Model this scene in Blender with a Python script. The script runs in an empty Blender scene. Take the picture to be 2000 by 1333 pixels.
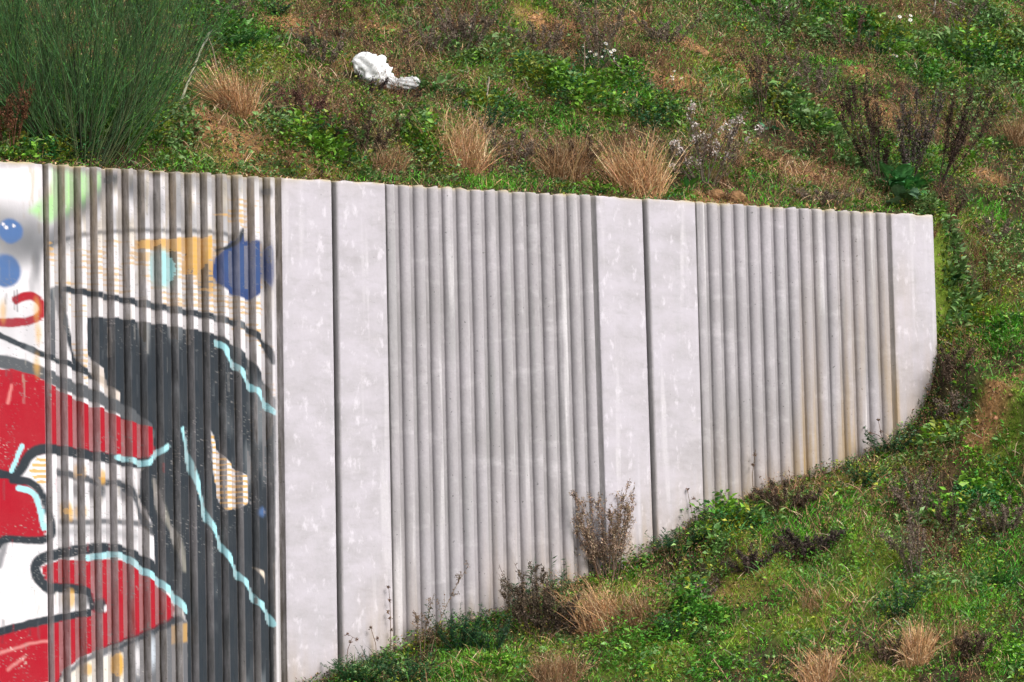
import bpy, math, numpy as np
from mathutils import Matrix
rng = np.random.default_rng(7)
S = bpy.context.scene
# ------------------------------------------------------------------ camera, sky, sun, exposure
# world axes: x runs along the wall face, y points behind the wall, z is up; the wall top is z = 0
CP = np.array([-12.7312, -22.8213, -3.59765]); YAW, PIT, ROLL, FPX = 0.551924, 0.0971036, -0.0234517, 8097.73
_f = np.array([math.sin(YAW)*math.cos(PIT), math.cos(YAW)*math.cos(PIT), math.sin(PIT)])
_r0 = np.array([math.cos(YAW), -math.sin(YAW), 0.0]); _u0 = np.cross(_r0, _f)
_r = _r0*math.cos(ROLL)+_u0*math.sin(ROLL); _u = -_r0*math.sin(ROLL)+_u0*math.cos(ROLL)
cam = bpy.data.cameras.new('camera'); co = bpy.data.objects.new('camera', cam); S.collection.objects.link(co)
m = Matrix.Identity(4)
for i in range(3):
    m[i][0], m[i][1], m[i][2], m[i][3] = _r[i], _u[i], -_f[i], CP[i]
co.matrix_world = m
cam.sensor_width = 36; cam.lens = FPX/2000*36; cam.clip_end = 2000; cam.clip_start = .1
S.camera = co
SUN_EL, SUN_AZ = math.radians(42), math.radians(170)      # azimuth clockwise from +y
w = bpy.data.worlds.new('World'); S.world = w; w.use_nodes = True
nt = w.node_tree; bg = nt.nodes['Background']
sky = nt.nodes.new('ShaderNodeTexSky'); sky.sky_type = 'NISHITA'; sky.sun_disc = False
sky.sun_elevation = SUN_EL; sky.sun_rotation = SUN_AZ; sky.air_density = 1.0; sky.dust_density = 3
hs = nt.nodes.new('ShaderNodeHueSaturation'); hs.inputs['Saturation'].default_value = .28
nt.links.new(sky.outputs[0], hs.inputs['Color']); nt.links.new(hs.outputs[0], bg.inputs[0])
bg.inputs[1].default_value = 0.125
sl = bpy.data.lights.new('sun', 'SUN'); so = bpy.data.objects.new('sun', sl); S.collection.objects.link(so)
sl.energy = 1.9; sl.angle = math.radians(24); sl.color = (1, .965, .92)
sd = np.array([math.sin(SUN_AZ)*math.cos(SUN_EL), math.cos(SUN_AZ)*math.cos(SUN_EL), math.sin(SUN_EL)])
from mathutils import Vector
so.rotation_euler = Vector(sd).to_track_quat('Z', 'Y').to_euler()
S.view_settings.view_transform = 'Standard'; S.view_settings.look = 'None'
S.view_settings.exposure = 0.64; S.view_settings.gamma = 1

# ------------------------------------------------------------------ helpers
def ray(px, py):
    d = _f*FPX + _r*(px-1000) - _u*(py-666.5)
    return d/np.linalg.norm(d)
def wall_uv(px, py):
    d = ray(px, py); t = -CP[1]/d[1]; p = CP+d*t
    return p[0], p[2]
def _h(i, j, s):
    x = (i.astype(np.int64)*374761393 + j.astype(np.int64)*668265263 + s*1442695041) & 0xffffffff
    x = ((x ^ (x >> 13))*1274126177) & 0xffffffff
    return ((x ^ (x >> 16)) & 0xffff)/65535.0
def noise(x, y, s=0):
    x = np.asarray(x, float); y = np.asarray(y, float)
    i = np.floor(x); j = np.floor(y); fx = x-i; fy = y-j
    fx = fx*fx*(3-2*fx); fy = fy*fy*(3-2*fy)
    a = _h(i, j, s); b = _h(i+1, j, s); c = _h(i, j+1, s); d = _h(i+1, j+1, s)
    return a+(b-a)*fx+(c-a)*fy+(a-b-c+d)*fx*fy
def fbm(x, y, s=0, o=4):
    r = 0; a = .5
    for k in range(o):
        r = r+a*noise(x*2**k, y*2**k, s+k*17); a *= .5
    return r/(1-.5**o)
def sstep(x, a=0., b=1.):
    t = np.clip((x-a)/(b-a), 0, 1); return t*t*(3-2*t)

# contact line of the front ground with the wall face, traced then put on the wall plane
_ct = [(560,1372),(668,1318),(775,1275),(870,1235),(1000,1195),(1100,1150),(1180,1125),(1280,1082),(1370,1020),(1450,990),
       (1500,962),(1600,935),(1680,903),(1750,862),(1790,822),(1818,765),(1832,690)]
_cu = np.array([wall_uv(*p) for p in _ct])
CU = np.concatenate([[-60, -6, -3], _cu[:, 0], [5.15, 5.6, 6.5, 9, 60]])
CV = np.concatenate([[-6, -5.0, -4.3], _cu[:, 1], [-.72, -.55, -.32, .3, 4]])
HN = lambda x, y: (fbm(x*1.1+3, y*1.1, 5, 3)-.5)*.22 + (fbm(x*4, y*4, 9, 3)-.5)*.13
def front(x, y):
    f0 = np.interp(x, CU, CV)
    z = f0 + .52*np.minimum(y, 0) + .30*np.maximum(y, 0)
    fade = sstep(-y, 0, .25)
    z = z + HN(x, y)*fade
    return np.maximum(z, -5.25+(z+5.25)*.02)
def back(x, y):
    yy = y-.12
    z = .56*np.minimum(yy, 16)+.1*np.maximum(yy-16, 0)
    return z + (HN(x, y)*1.2)*sstep(y, .15, .6) - .015
def terrain(x, y):
    x = np.asarray(x, float); y = np.asarray(y, float)
    F = front(x, y); B = back(x, y)
    k = sstep(x, 4.82, 5.9)
    wd = .02+1.5*k
    m_ = sstep((y-.1+.35*k)/wd)
    r = F+(B-F)*m_
    return np.where(x < 4.84, np.where(y > .1, B, F), r)
def hit(px, py, side=None):
    d = ray(px, py); t = np.arange(16, 60, .01); P = CP+d*t[:, None]
    ok = P[:, 2] < terrain(P[:, 0], P[:, 1])
    if side == 'back': ok &= (P[:, 1] > .13)
    elif side == 'front': ok &= (P[:, 1] < 0) | (P[:, 0] > 4.85)
    elif P is not None: ok &= ~((P[:, 1] > -.02) & (P[:, 1] < .16) & (P[:, 0] < 4.84))
    i = np.argmax(ok)
    if not ok[i]: i = len(t)//3
    p = P[i].copy(); p[2] = terrain(p[0], p[1]); return p
def isback(px, py):
    # above the wall's top edge in the picture
    return py < 318+ .0567*px and px < 1826
def gp(px, py):
    return hit(px, py, 'back' if isback(px, py) else 'front')

class Geo:
    def __init__(s): s.V = []; s.T = []; s.C = []; s.n = 0
    def add(s, v, t, c):
        v = np.asarray(v, float).reshape(-1, 3); t = np.asarray(t, int).reshape(-1, 3)
        c = np.asarray(c, float)
        if c.ndim == 1: c = np.tile(c, (len(v), 1))
        s.V.append(v); s.T.append(t+s.n); s.C.append(c); s.n += len(v)
def link(o, parent=None):
    S.collection.objects.link(o)
    if parent is not None: o.parent = parent
    return o
def build(name, g, mat, parent=None, smooth=False, loc=None):
    V = np.concatenate(g.V).astype(np.float32); T = np.concatenate(g.T).astype(np.int32); C = np.concatenate(g.C)
    me = bpy.data.meshes.new(name); me.vertices.add(len(V)); me.vertices.foreach_set('co', V.ravel())
    me.loops.add(T.size); me.loops.foreach_set('vertex_index', T.ravel())
    me.polygons.add(len(T)); me.polygons.foreach_set('loop_start', np.arange(0, T.size, 3, dtype=np.int32))
    me.polygons.foreach_set('loop_total', np.full(len(T), 3, np.int32))
    if smooth: me.polygons.foreach_set('use_smooth', np.ones(len(T), bool))
    me.update(calc_edges=True)
    a = me.color_attributes.new('Col', 'FLOAT_COLOR', 'POINT')
    a.data.foreach_set('color', np.concatenate([C[:, :3], np.ones((len(C), 1))], 1).astype(np.float32).ravel())
    me.materials.append(mat)
    o = bpy.data.objects.new(name, me); link(o, parent)
    if loc is not None: o.location = loc
    return o
def tag(o, label=None, cat=None, group=None, kind=None):
    if label: o['label'] = label
    if cat: o['category'] = cat
    if group: o['group'] = group
    if kind: o['kind'] = kind
    return o
def thing(name, loc, label, cat, group=None, rz=0):
    o = bpy.data.objects.new(name, None); link(o); o.location = loc; o.rotation_euler = (0, 0, rz); o.empty_display_size = .1
    return tag(o, label, cat, group)
def unit(v): return v/(np.linalg.norm(v, axis=-1, keepdims=True)+1e-9)
def jitter(c, n, a=.25, hue=.08):
    c = np.asarray(c, float); b = 1+a*rng.standard_normal((n, 1))
    return np.clip(c*b*(1+hue*rng.standard_normal((n, 3))), .004, .95)

def tubes(g, P, R, C, sides=3):
    """P (N,K,3) paths, R (N,K) radii, C (N,3)"""
    N, K, _ = P.shape
    T = np.gradient(P, axis=1); T = unit(T)
    up = np.tile(np.array([.31, .2, .93]), (N, K, 1)); A = unit(np.cross(T, up)); B = np.cross(T, A)
    an = np.arange(sides)*2*math.pi/sides
    V = P[:, :, None]+R[:, :, None, None]*(A[:, :, None]*np.cos(an)[:, None]+B[:, :, None]*np.sin(an)[:, None])
    idx = np.arange(N*K*sides).reshape(N, K, sides)
    a = idx[:, :-1]; b = idx[:, 1:]; a2 = np.roll(a, -1, 2); b2 = np.roll(b, -1, 2)
    t = np.concatenate([np.stack([a, a2, b2], -1).reshape(-1, 3), np.stack([a, b2, b], -1).reshape(-1, 3)])
    g.add(V, t, np.repeat(C, K*sides, 0))
def curves(base, dirs, L, bend, K=6, droop=0.0):
    """curved paths: base(N,3), unit dirs(N,3), length(N), bend (N,3) sideways vector at the tip"""
    s = np.linspace(0, 1, K)[None, :, None]
    P = base[:, None]+dirs[:, None]*L[:, None, None]*s+bend[:, None]*L[:, None, None]*s**2
    P[:, :, 2] -= droop*(L[:, None]*s[:, :, 0]**2.2)
    return P
def leaves(g, pos, d, L, Wd, C, nrm=None, fold=.25, cup=.15):
    """bent leaf blades: 6 verts, 4 tris each"""
    N = len(pos); d = unit(d)
    if nrm is None: nrm = np.array([0, 0, 1.])+.7*rng.standard_normal((N, 3))
    s = unit(np.cross(d, nrm)); n = np.cross(s, d)
    L = np.broadcast_to(L, (N,))[:, None]; Wd = np.broadcast_to(Wd, (N,))[:, None]
    b = pos; m1 = pos+d*L*.45+n*L*cup*.6; tip = pos+d*L*1.0-n*L*cup*.4
    l = pos+d*L*.42+s*Wd*.5+n*(Wd*fold+L*cup*.5); r = pos+d*L*.42-s*Wd*.5+n*(Wd*fold+L*cup*.5)
    V = np.stack([b, l, m1, r, tip], 1); i = np.arange(N)[:, None]*5
    t = np.concatenate([i+np.array([0, 2, 1]), i+np.array([0, 3, 2]), i+np.array([1, 2, 4]), i+np.array([2, 3, 4])])
    g.add(V, t, np.repeat(C, 5, 0))
def blades(g, base, d, L, Wd, C, bend=.4, gb=None):
    """grass blades as tapered curved strips, 3 segments"""
    N = len(base); d = unit(d)
    hz = gb if gb is not None else unit(np.concatenate([rng.standard_normal((N, 2)), np.zeros((N, 1))], 1))
    s = unit(np.cross(d, hz)); L = np.broadcast_to(L, (N,)); Wd = np.broadcast_to(Wd, (N,))
    rows = []
    for k, (t, wf) in enumerate([(0, .8), (.4, 1), (.75, .7)]):
        c = base+d*(L*t)[:, None]+hz*(L*bend*t*t)[:, None]-np.array([0, 0, 1])*(L*bend*.5*t**2.5)[:, None]
        rows += [c-s*(Wd*wf*.5)[:, None], c+s*(Wd*wf*.5)[:, None]]
    tip = base+d*L[:, None]+hz*(L*bend)[:, None]-np.array([0, 0, 1])*(L*bend*.5)[:, None]
    V = np.stack(rows+[tip], 1); i = np.arange(N)[:, None]*7
    t = np.concatenate([i+np.array(q) for q in ([0, 1, 3], [0, 3, 2], [2, 3, 5], [2, 5, 4], [4, 5, 6])])
    g.add(V, t, np.repeat(C, 7, 0))
def lumps(g, pos, r, C):
    """small rough octahedral seed lumps"""
    N = len(pos); o = np.array([[1, 0, 0], [-1, 0, 0], [0, 1, 0], [0, -1, 0], [0, 0, 1], [0, 0, -1]], float)
    V = pos[:, None]+o[None]*np.broadcast_to(r, (N,))[:, None, None]*(.6+.8*rng.random((N, 6, 1)))
    f = np.array([[0, 2, 4], [2, 1, 4], [1, 3, 4], [3, 0, 4], [2, 0, 5], [1, 2, 5], [3, 1, 5], [0, 3, 5]])
    t = (np.arange(N)[:, None, None]*6+f[None]).reshape(-1, 3)
    g.add(V, t, np.repeat(C, 6, 0))
def cone_dirs(n, spread, lean=(0, 0)):
    a = rng.random(n)*2*math.pi; r = spread*np.sqrt(rng.random(n))
    return unit(np.stack([r*np.cos(a)+lean[0], r*np.sin(a)+lean[1], np.ones(n)], 1))

# ------------------------------------------------------------------ materials
def veg_mat(name, rough=.65, transl=.25, spec=.3):
    mt = bpy.data.materials.new(name); mt.use_nodes = True; n = mt.node_tree.nodes; l = mt.node_tree.links
    b = n['Principled BSDF']; b.inputs['Roughness'].default_value = rough; b.inputs['Specular IOR Level'].default_value = spec
    at = n.new('ShaderNodeAttribute'); at.attribute_name = 'Col'
    tc = n.new('ShaderNodeTexCoord'); ns = n.new('ShaderNodeTexNoise'); ns.inputs['Scale'].default_value = 35; ns.inputs['Detail'].default_value = 3
    l.new(tc.outputs['Object'], ns.inputs['Vector'])
    mr = n.new('ShaderNodeMapRange'); mr.inputs[1].default_value = .3; mr.inputs[2].default_value = .7; mr.inputs[3].default_value = .72; mr.inputs[4].default_value = 1.3
    l.new(ns.outputs[0], mr.inputs[0])
    mx = n.new('ShaderNodeVectorMath'); mx.operation = 'SCALE'; l.new(at.outputs['Color'], mx.inputs[0]); l.new(mr.outputs[0], mx.inputs['Scale'])
    l.new(mx.outputs[0], b.inputs['Base Color'])
    if transl > 0:
        tr = n.new('ShaderNodeBsdfTranslucent'); l.new(mx.outputs[0], tr.inputs[0])
        ms = n.new('ShaderNodeMixShader'); ms.inputs[0].default_value = transl
        l.new(b.outputs[0], ms.inputs[1]); l.new(tr.outputs[0], ms.inputs[2]); l.new(ms.outputs[0], n['Material Output'].inputs[0])
    return mt
M_LEAF = veg_mat('leaf', .48, .16, .35); M_DRY = veg_mat('dry_plant', .8, .12, .15); M_STEM = veg_mat('stem', .75, 0, .2)
M_PETAL = veg_mat('petal', .5, .3, .3)

# soil: moss, clay and dark humus mixed by noise plus the painted patch map
def soil_mat():
    mt = bpy.data.materials.new('soil'); mt.use_nodes = True; n = mt.node_tree.nodes; l = mt.node_tree.links
    b = n['Principled BSDF']; b.inputs['Roughness'].default_value = .95; b.inputs['Specular IOR Level'].default_value = .1
    at = n.new('ShaderNodeAttribute'); at.attribute_name = 'Col'
    tc = n.new('ShaderNodeTexCoord'); ns = n.new('ShaderNodeTexNoise'); ns.inputs['Scale'].default_value = 14; ns.inputs['Detail'].default_value = 8; ns.inputs['Roughness'].default_value = .7
    l.new(tc.outputs['Object'], ns.inputs['Vector'])
    mr = n.new('ShaderNodeMapRange'); mr.inputs[1].default_value = .3; mr.inputs[2].default_value = .7; mr.inputs[3].default_value = .45; mr.inputs[4].default_value = 1.5
    l.new(ns.outputs[0], mr.inputs[0])
    mx = n.new('ShaderNodeVectorMath'); mx.operation = 'SCALE'; l.new(at.outputs['Color'], mx.inputs[0]); l.new(mr.outputs[0], mx.inputs['Scale'])
    l.new(mx.outputs[0], b.inputs['Base Color'])
    bp = n.new('ShaderNodeBump'); bp.inputs['Strength'].default_value = .9; bp.inputs['Distance'].default_value = .03
    n2 = n.new('ShaderNodeTexNoise'); n2.inputs['Scale'].default_value = 28; n2.inputs['Detail'].default_value = 6
    l.new(tc.outputs['Object'], n2.inputs['Vector']); l.new(n2.outputs[0], bp.inputs['Height']); l.new(bp.outputs[0], b.inputs['Normal'])
    return mt
M_SOIL = soil_mat()

# ------------------------------------------------------------------ patch map of the slope
_pat = dict(
 soil=[(560,48,55,22),(1060,36,85,20),(1255,60,70,22),(1375,105,110,25),(1325,172,110,16),(1480,140,50,18),(440,262,80,30),(1930,350,60,14),
       (1700,150,50,14),(1400,388,90,10),(1560,330,90,30),(760,60,70,16),(1930,820,60,20),(640,330,60,10),(1730,215,40,20)],
 grass=[(500,68,60,28),(1685,385,60,22),(370,322,80,22),(1950,1125,70,55),(1870,1190,110,45),(1965,660,50,50),(1570,1030,60,20),(1210,190,70,22),
        (1130,600,10,10),(960,360,60,10),(1050,350,60,12),(1480,355,50,14),(1990,1300,60,40),(1650,1000,80,25),(1500,1045,60,16),(1940,430,60,30),(1770,160,40,18),(900,1310,70,20),(1100,240,70,22)],
 lush=[(1700,62,110,36),(1900,130,110,50),(1960,80,60,50),(850,190,50,22),(960,225,70,40),(1290,245,60,36),(1100,180,70,30),(720,1295,90,28),(1900,990,90,50),
       (1860,540,40,40),(850,1225,80,40),(400,60,40,60),(100,300,120,20),(1400,1040,100,25),(1850,860,60,50),(1330,1210,70,30),(1560,240,60,40),(650,300,80,20),(820,300,60,30),(1500,30,70,30),(200,250,200,60)],
 dead=[(700,245,110,36),(610,200,60,40),(900,60,70,50),(1175,60,50,60),(1050,85,60,36),(1385,290,85,60),(1495,150,40,60),(1620,120,60,50),(1790,205,70,45),
       (1110,320,70,30),(1850,700,40,80),(1800,950,130,35),(1000,325,60,30),(1530,985,60,22),(1590,1075,80,26),(1790,1060,50,80),(1450,1110,60,30),(640,60,60,40),
       (1300,1130,80,25),(1060,1200,80,50),(20,220,50,80),(1900,1270,60,25),(1640,375,40,12),(1920,260,60,50),(1880,470,50,40),(760,130,90,50),(1330,60,60,30)],
 moss=[(1040,28,60,18),(1440,1250,70,20),(1700,1110,80,35),(1500,1110,90,40),(1215,1165,80,30),(450,290,70,20),(1900,455,70,40),(1300,1270,90,30),(1620,1180,120,40),
       (1100,1250,90,30),(500,120,50,30),(1960,880,50,40),(1850,620,60,40),(1750,1300,90,30),(1420,160,90,16)])
PATCH = {}
for k, L_ in _pat.items():
    PATCH[k] = []
    for (px, py, rx, ry) in L_:
        c = gp(px, py); e = gp(px+rx*.7, py); a = ry*1.7
        f_ = hit(px, py-ry*.7, 'back' if c[1] > .1 else 'front')
        ru = max(.18, abs(rx)/300.); rd = float(np.clip(abs(f_[1]-c[1])/.7+.05, .12, .8))
        PATCH[k].append((c[0], c[1], ru, rd))
def pmap(k, x, y):
    r = np.zeros_like(x)
    for (cx, cy, ru, rd) in PATCH[k]:
        r = np.maximum(r, np.exp(-(((x-cx)/ru)**2+((y-cy)/rd)**2)*.9))
    n_ = fbm(x*2.3, y*3.1, hash_s[k], 4)
    return np.clip(r*1.1 + (n_-.5)*1.5 - dict(soil=.16, moss=.0, dead=.1, grass=.02, lush=0)[k], 0, 1)
hash_s = dict(soil=11, grass=23, lush=37, dead=41, moss=59)

# ------------------------------------------------------------------ terrain sheet
def axis(a, b, st, lo, hi):
    c = list(np.arange(a, b, st)); s = st; x = a
    left = []
    while x > lo: s *= 1.25; x -= s; left.append(x)
    s = st; x = c[-1]; right = []
    while x < hi: s *= 1.25; x += s; right.append(x)
    return np.array(left[::-1]+c+right)
def sheet(g, X, Y):
    gx, gy = np.meshgrid(X, Y, indexing='ij'); z = terrain(gx, gy)
    so_, mo, de, gr, lu = (pmap(k, gx, gy)[..., None] for k in ('soil', 'moss', 'dead', 'grass', 'lush'))
    c = np.array([.04, .032, .017])*np.ones(gx.shape+(3,))
    def mix(c, col, w_): return c*(1-w_)+np.array(col)*w_
    c = mix(c, (.045, .075, .02), np.clip(lu+gr, 0, 1)*.6); c = mix(c, (.055, .040, .028), de*.5)
    c = mix(c, (.13, .19, .022), mo*.85); c = mix(c, (.32, .17, .07), np.clip(so_*1.15, 0, 1))
    i = np.arange(gx.size).reshape(gx.shape)
    a, b, c2, d = i[:-1, :-1].ravel(), i[1:, :-1].ravel(), i[1:, 1:].ravel(), i[:-1, 1:].ravel()
    g.add(np.stack([gx, gy, z], -1), np.concatenate([np.stack([a, b, c2], 1), np.stack([a, c2, d], 1)]), c.reshape(-1, 3))
g = Geo()
X = axis(-3.4, 10.5, .045, -400, 600)
X1 = np.sort(np.concatenate([X, [4.80, 4.838]]))
Yf = np.concatenate([axis(-5, .1, .045, -400, -.3)]); Yf = np.append(Yf[Yf < .09], .099)
Yb = axis(.101, 6.5, .045, .1, 400)
Yb = Yb[Yb > .1]
Y = np.concatenate([Yf, Yb])
sheet(g, X1, Y)
hill = build('hillside', g, M_SOIL, smooth=True)
tag(hill, 'steep earth slope rising behind and in front of the concrete wall', kind='structure')

# ------------------------------------------------------------------ retaining wall
def concrete_mat(name, dirt_shade_col):
    mt = bpy.data.materials.new(name); mt.use_nodes = True; n = mt.node_tree.nodes; l = mt.node_tree.links
    b = n['Principled BSDF']; b.inputs['Roughness'].default_value = .85; b.inputs['Specular IOR Level'].default_value = .2
    tc = n.new('ShaderNodeTexCoord')
    def nz(scale, det, sc=(1, 1, 1), rough=.55, off=(0, 0, 0)):
        mp = n.new('ShaderNodeMapping'); mp.inputs['Scale'].default_value = sc; mp.inputs['Location'].default_value = off
        t = n.new('ShaderNodeTexNoise'); t.inputs['Scale'].default_value = scale; t.inputs['Detail'].default_value = det; t.inputs['Roughness'].default_value = rough
        l.new(tc.outputs['Object'], mp.inputs[0]); l.new(mp.outputs[0], t.inputs['Vector']); return t.outputs[0]
    def mr(i, a, b_, c=0, d=1):
        q = n.new('ShaderNodeMapRange'); q.inputs[1].default_value = a; q.inputs[2].default_value = b_; q.inputs[3].default_value = c; q.inputs[4].default_value = d
        l.new(i, q.inputs[0]); return q.outputs[0]
    def mix(f, a, b_):
        q = n.new('ShaderNodeMix'); q.data_type = 'RGBA'
        for s_, v in ((q.inputs[0], f), (q.inputs[6], a), (q.inputs[7], b_)):
            if isinstance(v, (int, float)): s_.default_value = v
            elif isinstance(v, tuple): s_.default_value = v+(1,)
            else: l.new(v, s_)
        return q.outputs[2]
    def mul(a, b_):
        q = n.new('ShaderNodeMath'); q.operation = 'MULTIPLY'; l.new(a, q.inputs[0])
        if isinstance(b_, (int, float)): q.inputs[1].default_value = b_
        else: l.new(b_, q.inputs[1])
        return q.outputs[0]
    c = mix(mr(nz(1.6, 4), .35, .65), (.345, .325, .338), (.43, .40, .43))
    c = mix(mul(mr(nz(4.5, 5, (1, 1, 2.2), .6, (7, 7, 1)), .55, .78), .5), c, (.66, .62, .655))
    c = mix(mul(mr(nz(5, 5, (1, 1, .8), .6, (2, 9, 5)), .55, .8), .28), c, (.38, .355, .355))
    c = mix(mul(mr(nz(9, 6, (1, 1, .5), .65, (3, 1, 4)), .56, .74), .4), c, (.62, .58, .615))       # lime bloom
    c = mix(mul(mr(nz(2.5, 3, (5, 5, .25)), .56, .75), .6), c, (.33, .33, .33))                     # rain streaks
    c = mix(mul(mr(nz(2.2, 3, (6, 6, .3), .5, (9, 2, 0)), .6, .7), .55), c, (.72, .69, .71))         # pale streaks
    c = mix(mul(mr(nz(60, 2), .4, .6), .13), c, (.22, .22, .22))
    c = mix(mul(mr(nz(45, 2, (1, 1, 1), .5, (5, 5, 5)), .70, .74), .7), c, (.12, .12, .12))           # pits
    at = n.new('ShaderNodeAttribute'); at.attribute_name = 'StainShade'                                  # r clay stain, g dirt and painted groove shade, b top crust
    sp = n.new('ShaderNodeSeparateColor'); l.new(at.outputs['Color'], sp.inputs[0])
    st = mr(nz(3, 4, (7, 7, .6)), .3, .7, .3, 1.1)
    c = mix(mul(at.outputs['Alpha'], mr(nz(3.5, 5, (1, 1, 1.6), .6, (4, 4, 4)), .3, .65, .15, .95)), c, (.50, .468, .518))
    sa = at.outputs['Alpha']
    c = mix(mul(mul(mr(nz(16, 5, (1, 1, .5), .65, (6, 2, 3)), .56, .66), .6), sa), c, (.66, .625, .68))
    c = mix(mul(mul(mr(nz(11, 6, (.6, 1, 1.6), .7, (1, 2, 8)), .52, .70), .32), sa), c, (.30, .285, .29))
    c = mix(mul(sp.outputs[0], st), c, (.40, .265, .10))
    c = mix(mul(sp.outputs[1], mr(nz(9, 5, (3, 3, .5), .7), .2, .6, .35, 1.1)), c, dirt_shade_col)
    c = mix(sp.outputs[2], c, (.40, .33, .19))
    pa = n.new('ShaderNodeAttribute'); pa.attribute_name = 'Paint'
    wear = mr(nz(26, 6, (1.3, 1.3, .7), .7), .24, .33, .3, 1)
    al = mul(pa.outputs['Alpha'], wear)
    pc = mix(mr(nz(5, 5, (1, 1, 1), .6, (1, 7, 2)), .3, .7, 0, .05), pa.outputs['Color'], (.30, .27, .24))
    c = mix(al, c, pc)
    l.new(c, b.inputs['Base Color'])
    bp = n.new('ShaderNodeBump'); bp.inputs['Strength'].default_value = .35; bp.inputs['Distance'].default_value = .006
    l.new(nz(30, 6, (1, 1, .6), .7), bp.inputs['Height']); l.new(bp.outputs[0], b.inputs['Normal'])
    return mt
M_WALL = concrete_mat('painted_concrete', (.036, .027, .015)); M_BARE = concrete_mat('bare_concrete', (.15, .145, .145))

PW, S1, RA, PP, S2 = 2.4, .3902, .0717, .1084, 2.0210
DEP, FW = .042, .040
def profile():
    """(u, depth, flank) across one panel; flank 1 = face that looks left, 2 = groove floor, 3 = looks right"""
    pts = [(.009, .16, 3), (.010, .05, 1), (.013, .030, 1), (.020, .013, 1), (.027, .004, 1), (.036, 0.0005, 0), (.05, 0, 0)]
    for k in np.linspace(.07, S1-.03, 30): pts.append((k, 0, 0))
    def dn(u): return [(u-.008, 0, 0), (u-.002, .002, 0), (u, .008, 3), (u+.003, DEP-.006, 3), (u+.007, DEP, 3), (u+.014, DEP, 2)]
    def up(u): return [(u-.0235, DEP, 2), (u-.0225, DEP, 1), (u-.014, DEP-.008, 1), (u-.007, DEP*.55, 1), (u-.001, .012, 1), (u+.002, .005, 1), (u+.0035, .0035, 0), (u+.010, 0, 0)]
    def rib(r): return [(r-.020-.042*math.sin(t), DEP*(1-math.cos(t)), 1 if t > .36 else 0) for t in np.radians([90, 78, 66, 55, 44, 33, 26, 22, 12, 0])]
    pts += dn(S1)
    for i in range(15):
        r = S1+RA+i*PP
        pts += rib(r); pts += dn(r)
        if i < 14: pts += [(r+.026, DEP, 2), (r+.040, DEP, 2), (r+.0455, DEP, 1)]
    pts += up(S2)
    for k in np.linspace(S2+.03, PW-.06, 30): pts.append((k, 0, 0))
    pts += [(PW-.03, 0, 0), (PW-.018, .003, 0), (PW-.011, .013, 3), (PW-.009, .03, 3), (PW-.009, .16, 3)]
    pts.sort(key=lambda p: 0)  # keep order
    out = []
    for p in pts:
        if out and p[0] < out[-1][0]-1e-6: p = (out[-1][0]+1e-4, p[1], p[2])
        out.append(p)
    return np.array(out)
PROF = profile()

# --- graffiti shapes, traced in two enlarged crops of the photograph and laid on the wall plane in metres
def Z1(pts): return [wall_uv(x/2.563, 300+y/2.563) for x, y in pts]
def Z2(pts): return [wall_uv(x/2.5017, 800+y/2.5017) for x, y in pts]
def d_seg(x, y, pts):
    r = np.full(x.shape, 9e9)
    for (ax, ay), (bx, by) in zip(pts[:-1], pts[1:]):
        vx, vy = bx-ax, by-ay; t = np.clip(((x-ax)*vx+(y-ay)*vy)/(vx*vx+vy*vy+1e-12), 0, 1)
        r = np.minimum(r, np.hypot(x-ax-t*vx, y-ay-t*vy))
    return r
def inside(x, y, pts):
    c = np.zeros(x.shape, bool)
    for (ax, ay), (bx, by) in zip(pts, pts[1:]+pts[:1]):
        q = ((ay > y) != (by > y)) & (x < (bx-ax)*(y-ay)/(by-ay+1e-12)+ax); c ^= q
    return c
WHITE, DARK, GREY = (.74, .71, .745), (.022, .030, .040), (.085, .093, .105)
RED, CYAN, BLUE, NAVY, OCH, GRN = (.36, .005, .018), (.35, .70, .78), (.07, .145, .33), (.03, .06, .18), (.66, .36, .075), (.33, .66, .24)
PXM = 310.
def smooth_pts(p, n=3):
    p = [np.array(q) for q in p]
    for _ in range(2):
        q = [p[0]]
        for a, b in zip(p[:-1], p[1:]): q += [a*.75+b*.25, a*.25+b*.75]
        q.append(p[-1]); p = q
    return [tuple(a) for a in p]
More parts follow.
